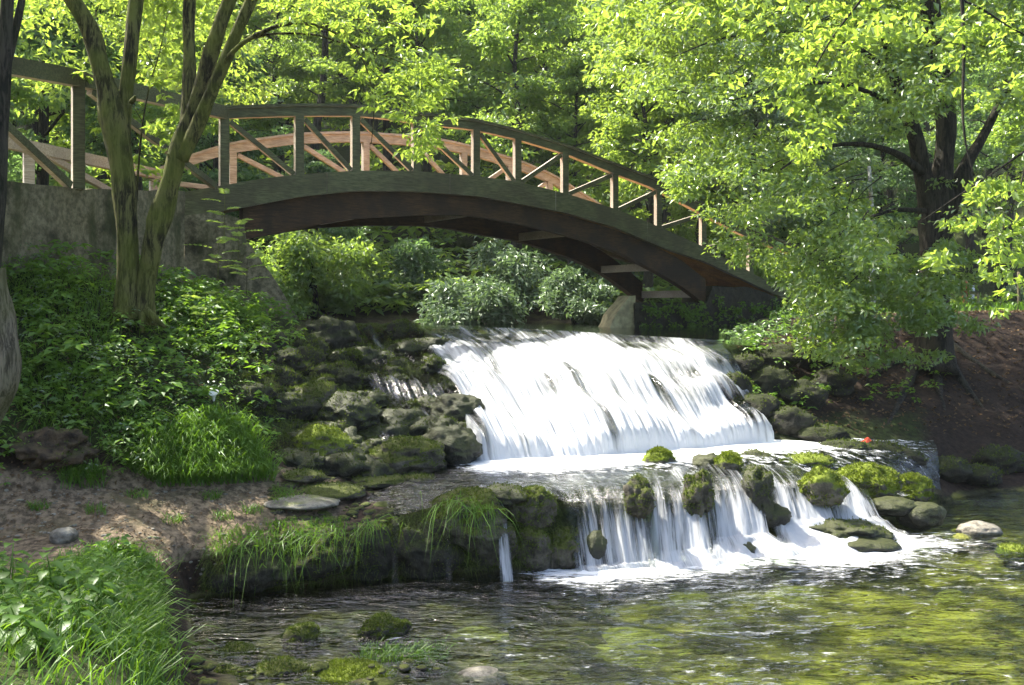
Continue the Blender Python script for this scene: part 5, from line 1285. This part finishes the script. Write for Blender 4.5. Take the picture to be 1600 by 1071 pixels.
# plant with compound leaves growing on the left abutment
def frond_plant(u, v, Y, h, seed, label, fr=6, L=.34):
    rg = np.random.default_rng(seed); root = empty('seedling', P(u, v, Y)); mb = MB(); top = np.array([.02, -.03, h])
    tube_into(mb, [[0, 0, -.05, .006], [.01, 0, h * .5, .005], [*top, .003]], 8, 5, 0, 1); Cc, A, Nn, LL = [], [], [], []
    for k in range(fr):
        b = top * (.3 + .7 * k / (fr - 1)); a = k * 2.3 + rg.uniform(-.3, .3); d = np.array([math.cos(a), math.sin(a) * .8 - .2, .25]); l = L * rg.uniform(.7, 1.1)
        e = b + d * l + np.array([0, 0, -.1 * l]); m = b + d * l * .5 + np.array([0, 0, .06 * l]); tube_into(mb, [[*b, .003], [*m, .0025], [*e, .001]], 5, 4, 0, 1)
        sd = nrm(np.cross(d, [0, 0, 1]))
        for t in np.linspace(.25, 1, 6):
            for sg in (-1, 1):
                c = b * (1 - t) ** 2 + 2 * m * t * (1 - t) + e * t * t + sd * sg * .035; Cc.append(c); A.append(sd * sg + d * .6); Nn.append(np.array([0, -.75, .75]) + .25 * rg.normal(size=3)); LL.append(.10)
    link('stem', mesh_data('stem', np.array(mb.v), mb.f, M['bark_moss'], True), root)
    LL = np.array(LL); V, Fc = leaf_arrays(np.array(Cc), np.array(A), np.array(Nn), LL, LL * .42)
    link('foliage', mesh_data('foliage', V, Fc, M['leaf_bright'], False), root); tag(root, label, 'plant')
frond_plant(350, 385, 14.6, .75, 2, 'bright seedling with feathered leaves in front of the left end of the arch')
frond_plant(372, 400, 14.5, .5, 5, 'dark leafy plant beside the bright seedling on the left abutment', 7, .34)
frond_plant(385, 455, 14.2, .5, 6, 'feathered plant at the foot of the sloping abutment edge', 7, .36)
frond_plant(340, 440, 14.3, .6, 3, 'feathered green plant low on the sloping left abutment', 7, .4)
frond_plant(320, 520, 11.6, .45, 4, 'tall leafy weed standing above the herbs on the left bank', 6, .25)
# white flower and red leaf, orange leaf
def lily(u, v, Y):
    mb = MB(); c = P(u, v, Y); V, Fc = [], []
    seg = 12
    for r, z in ((.008, 0), (.02, .05), (.045, .09), (.055, .095)):
        V += [[math.cos(a) * r, math.sin(a) * r * (1.0), z + (.03 * math.cos(a - 1.6) if r > .03 else 0)] for a in np.linspace(0, 2 * np.pi, seg, endpoint=False)]
    Fc = [(k * seg + j, k * seg + (j + 1) % seg, (k + 1) * seg + (j + 1) % seg, (k + 1) * seg + j) for k in range(3) for j in range(seg)]
    root = empty('flower', c); link('petal', mesh_data('petal', V, Fc, simple('petal', (.75, .75, .7), .6, .05), True), root)
    st_ = MB(); tube_into(st_, [[0, .02, -.25, .005], [.01, .01, -.1, .005], [0, 0, .01, .006]], 6, 6, 0, 1); link('stem', mesh_data('stem', st_.v, st_.f, M['leaf_herb'], True), root)
    tag(root, 'single white trumpet flower at the top of the bright grass mound', 'flower')
g, _ = gpix(334, 640); lily(334, 627, g[1] - .1)
def fallen_leaf(u, v, r, col, label, nm):
    g, n = gpix(u, v); a = np.linspace(0, 2 * np.pi, 16, endpoint=False); rr = r * (1 + .3 * np.cos(a * 5))
    V = [[0, 0, .02]] + [[math.cos(t) * q, math.sin(t) * q * .6, .03 + .03 * math.sin(t * 2) + .5 * r * math.sin(t)] for t, q in zip(a, rr)]
    o = link('fallen_leaf', mesh_data('fallen_leaf', V, [(0, i + 1, (i + 1) % 16 + 1) for i in range(16)], simple(nm, col, .6, .2), False), None, g + np.array([0, -.08, .09])); tag(o, label, 'leaf')
fallen_leaf(1350, 702, .075, (.75, .09, .03), 'red orange leaf lying on the dark margin right of the waterfall', 'leaf_red')
fallen_leaf(565, 664, .05, (.35, .12, .03), 'brown fallen leaf on the wet boulders of the left slope', 'leaf_brown')
fallen_leaf(710, 668, .06, (.5, .28, .06), 'yellow brown fallen leaf on the wet boulder beside the white water', 'leaf_tan')
# driftwood sticks
def stick(pts, label, mat='bark_pale'):
    mb = MB(); q = []
    for u, v, w in pts: g, _ = gpix(u, v); q.append([g[0], g[1] - .06, g[2] + .05, w / 2 / F * g[1]])
    tube_into(mb, q, 10, 6, .1, pts[0][0]); b = np.array(q[0][:3]); o = mb.build('stick', [M[mat]], None, b, True); o.location = b; tag(o, label, 'stick')
stick([(560, 735, 3), (600, 715, 4), (640, 690, 3)], 'thin dry stick left of the big mossy boulder', 'bark_pale')
stick([(690, 700, 3.5), (715, 712, 3.5), (735, 718, 2.5)], 'dark stick caught at the foot of the wet boulder beside the fall', 'bark_dark')
stick([(1352, 716, 4), (1375, 712, 5), (1390, 708, 3)], 'short pale stick on the dark margin below the red leaf')

# lawn furniture beyond the right bank
M['red'] = simple('red_paint', (.6, .06, .08), .5, .1); M['white'] = simple('white_paint', (.75, .75, .75), .5, .05); M['ochre'] = simple('ochre_wood', (.5, .24, .07), .7, .2)
def cyl(mb, a, b, r, seg=10): tube_into(mb, [[*a, r], [*((np.array(a) + np.array(b)) / 2), r], [*b, r]], 4, seg, 0, 0)
Y = 36; b = P(1507, 495, Y); b[2] = -.1; sgn = empty('signpost', b); tag(sgn, 'red and ochre signpost with small white plates on the lawn right of the big trunk', 'signpost')
mb = MB(); cyl(mb, (0, 0, -.1), (0, 0, .55), .09); link('post', mesh_data('post', mb.v, mb.f, M['ochre'], True), sgn)
mb = MB(); cyl(mb, (0, 0, .5502), (0, 0, 1.15), .1); link('sleeve', mesh_data('sleeve', mb.v, mb.f, M['red'], True), sgn)
for x, z in ((-.2, 1.02), (.22, .78), (.2, .45)):
    mb = MB(); q = [(x - .1, -.13, z - .1), (x + .1, -.13, z - .1), (x + .1, -.13, z + .1), (x - .1, -.13, z + .1)]; q2 = [(a_, -.1, c_) for a_, _, c_ in q]
    mb.add(q + q2, [(0, 1, 2, 3), (7, 6, 5, 4), (0, 4, 5, 1), (1, 5, 6, 2), (2, 6, 7, 3), (3, 7, 4, 0)]); link('plate', mesh_data('plate', mb.v, mb.f, M['white'], False), sgn)
def stake(u, Y, h, r, mat, label, name='stake'):
    p = P(u, 490, Y); p[2] = -.15; mb = MB(); cyl(mb, (0, 0, 0), (0, 0, h), r); cyl(mb, (0, 0, h), (0, 0, h + .03), r * .7)
    o = link(name, mesh_data(name, mb.v, mb.f, M[mat], True), None, p); tag(o, label, 'stake')
stake(1516, 34, .4, .03, 'ochre', 'short thin stake right beside the signpost')
stake(1528, 34, .62, .04, 'bark_pale', 'taller brown stake between signpost and right edge')
stake(1426, 32, .75, .16, 'bark_pale', 'short thick brown post left of the big trunk', 'post')
wt = MB(); Y = 27
pix_limb(wt, [(1364, 500, Y, 9), (1363, 440, Y, 9), (1361, 380, Y, 8), (1362, 330, Y, 7), (1358, 260, Y, 5)], 14, 8, .1, 2)
b = P(1364, 500, Y); o = wt.build('birch_trunk', [M['bark_white']], None, b, True); o.location = b; tag(o, 'slender whitish trunk seen through the leaves left of the big tree', 'trunk')
stake(1592, 24, 1.0, .04, 'bark_pale', 'pale leaning stake at the right edge of the bank top')

# ------------------------------------------------------------------ air
hm, hnt = newmat('haze'); vol = hnt.nodes.new('ShaderNodeVolumePrincipled'); vol.inputs['Density'].default_value = .0003; vol.inputs['Color'].default_value = (.86, .93, .95, 1); vol.inputs['Anisotropy'].default_value = .2
ho = hnt.nodes.new('ShaderNodeOutputMaterial'); hnt.links.new(vol.outputs[0], ho.inputs['Volume'])
x0, x1, y0, y1, z0, z1 = -420, 420, -70, 520, -4.8, 95
hv = [(x, y, z) for z in (z0, z1) for y in (y0, y1) for x in (x0, x1)]
hz = link('haze', mesh_data('haze', hv, [(0, 2, 3, 1), (4, 5, 7, 6), (0, 1, 5, 4), (2, 6, 7, 3), (0, 4, 6, 2), (1, 3, 7, 5)], hm, False)); tag(hz, kind='stuff')

# ------------------------------------------------------------------ camera, light, world
scn = bpy.context.scene
cam = bpy.data.cameras.new('camera'); co = bpy.data.objects.new('camera', cam); C.objects.link(co)
cam.sensor_width = 36; cam.lens = F / 1600 * 36; cam.shift_y = (HZ - 535.5) / 1600; cam.clip_end = 1000; cam.clip_start = .1
co.location = (0, 0, 0); co.rotation_euler = (math.radians(90), 0, 0); scn.camera = co
SUN = nrm(np.array([-.52, .30, .80]))
sl = bpy.data.lights.new('sun', 'SUN'); sl.energy = 4.2; sl.angle = math.radians(.53); sl.color = (1, .95, .84)
so = bpy.data.objects.new('sun', sl); C.objects.link(so)
so.rotation_euler = Vector(SUN).to_track_quat('Z', 'Y').to_euler()
w = bpy.data.worlds.new('World'); scn.world = w; w.use_nodes = True; nt = w.node_tree; nt.nodes.clear()
sk = nt.nodes.new('ShaderNodeTexSky'); sk.sky_type = 'NISHITA'; sk.sun_disc = False; sk.dust_density = 4.0; sk.ozone_density = .4; sk.air_density = .8
sk.sun_elevation = math.asin(SUN[2]); sk.sun_rotation = math.atan2(SUN[0], SUN[1])
bg = nt.nodes.new('ShaderNodeBackground'); bg.inputs['Strength'].default_value = .15
ou = nt.nodes.new('ShaderNodeOutputWorld'); nt.links.new(sk.outputs[0], bg.inputs[0]); nt.links.new(bg.outputs[0], ou.inputs[0])
scn.view_settings.view_transform = 'Standard'; scn.view_settings.look = 'None'; scn.view_settings.exposure = 1.95; scn.view_settings.gamma = 1
cy = scn.cycles
cy.max_bounces = 6; cy.diffuse_bounces = 3; cy.glossy_bounces = 3; cy.transmission_bounces = 4; cy.transparent_max_bounces = 12
cy.use_denoising = True; cy.sample_clamp_indirect = 6; cy.caustics_reflective = False; cy.caustics_refractive = False
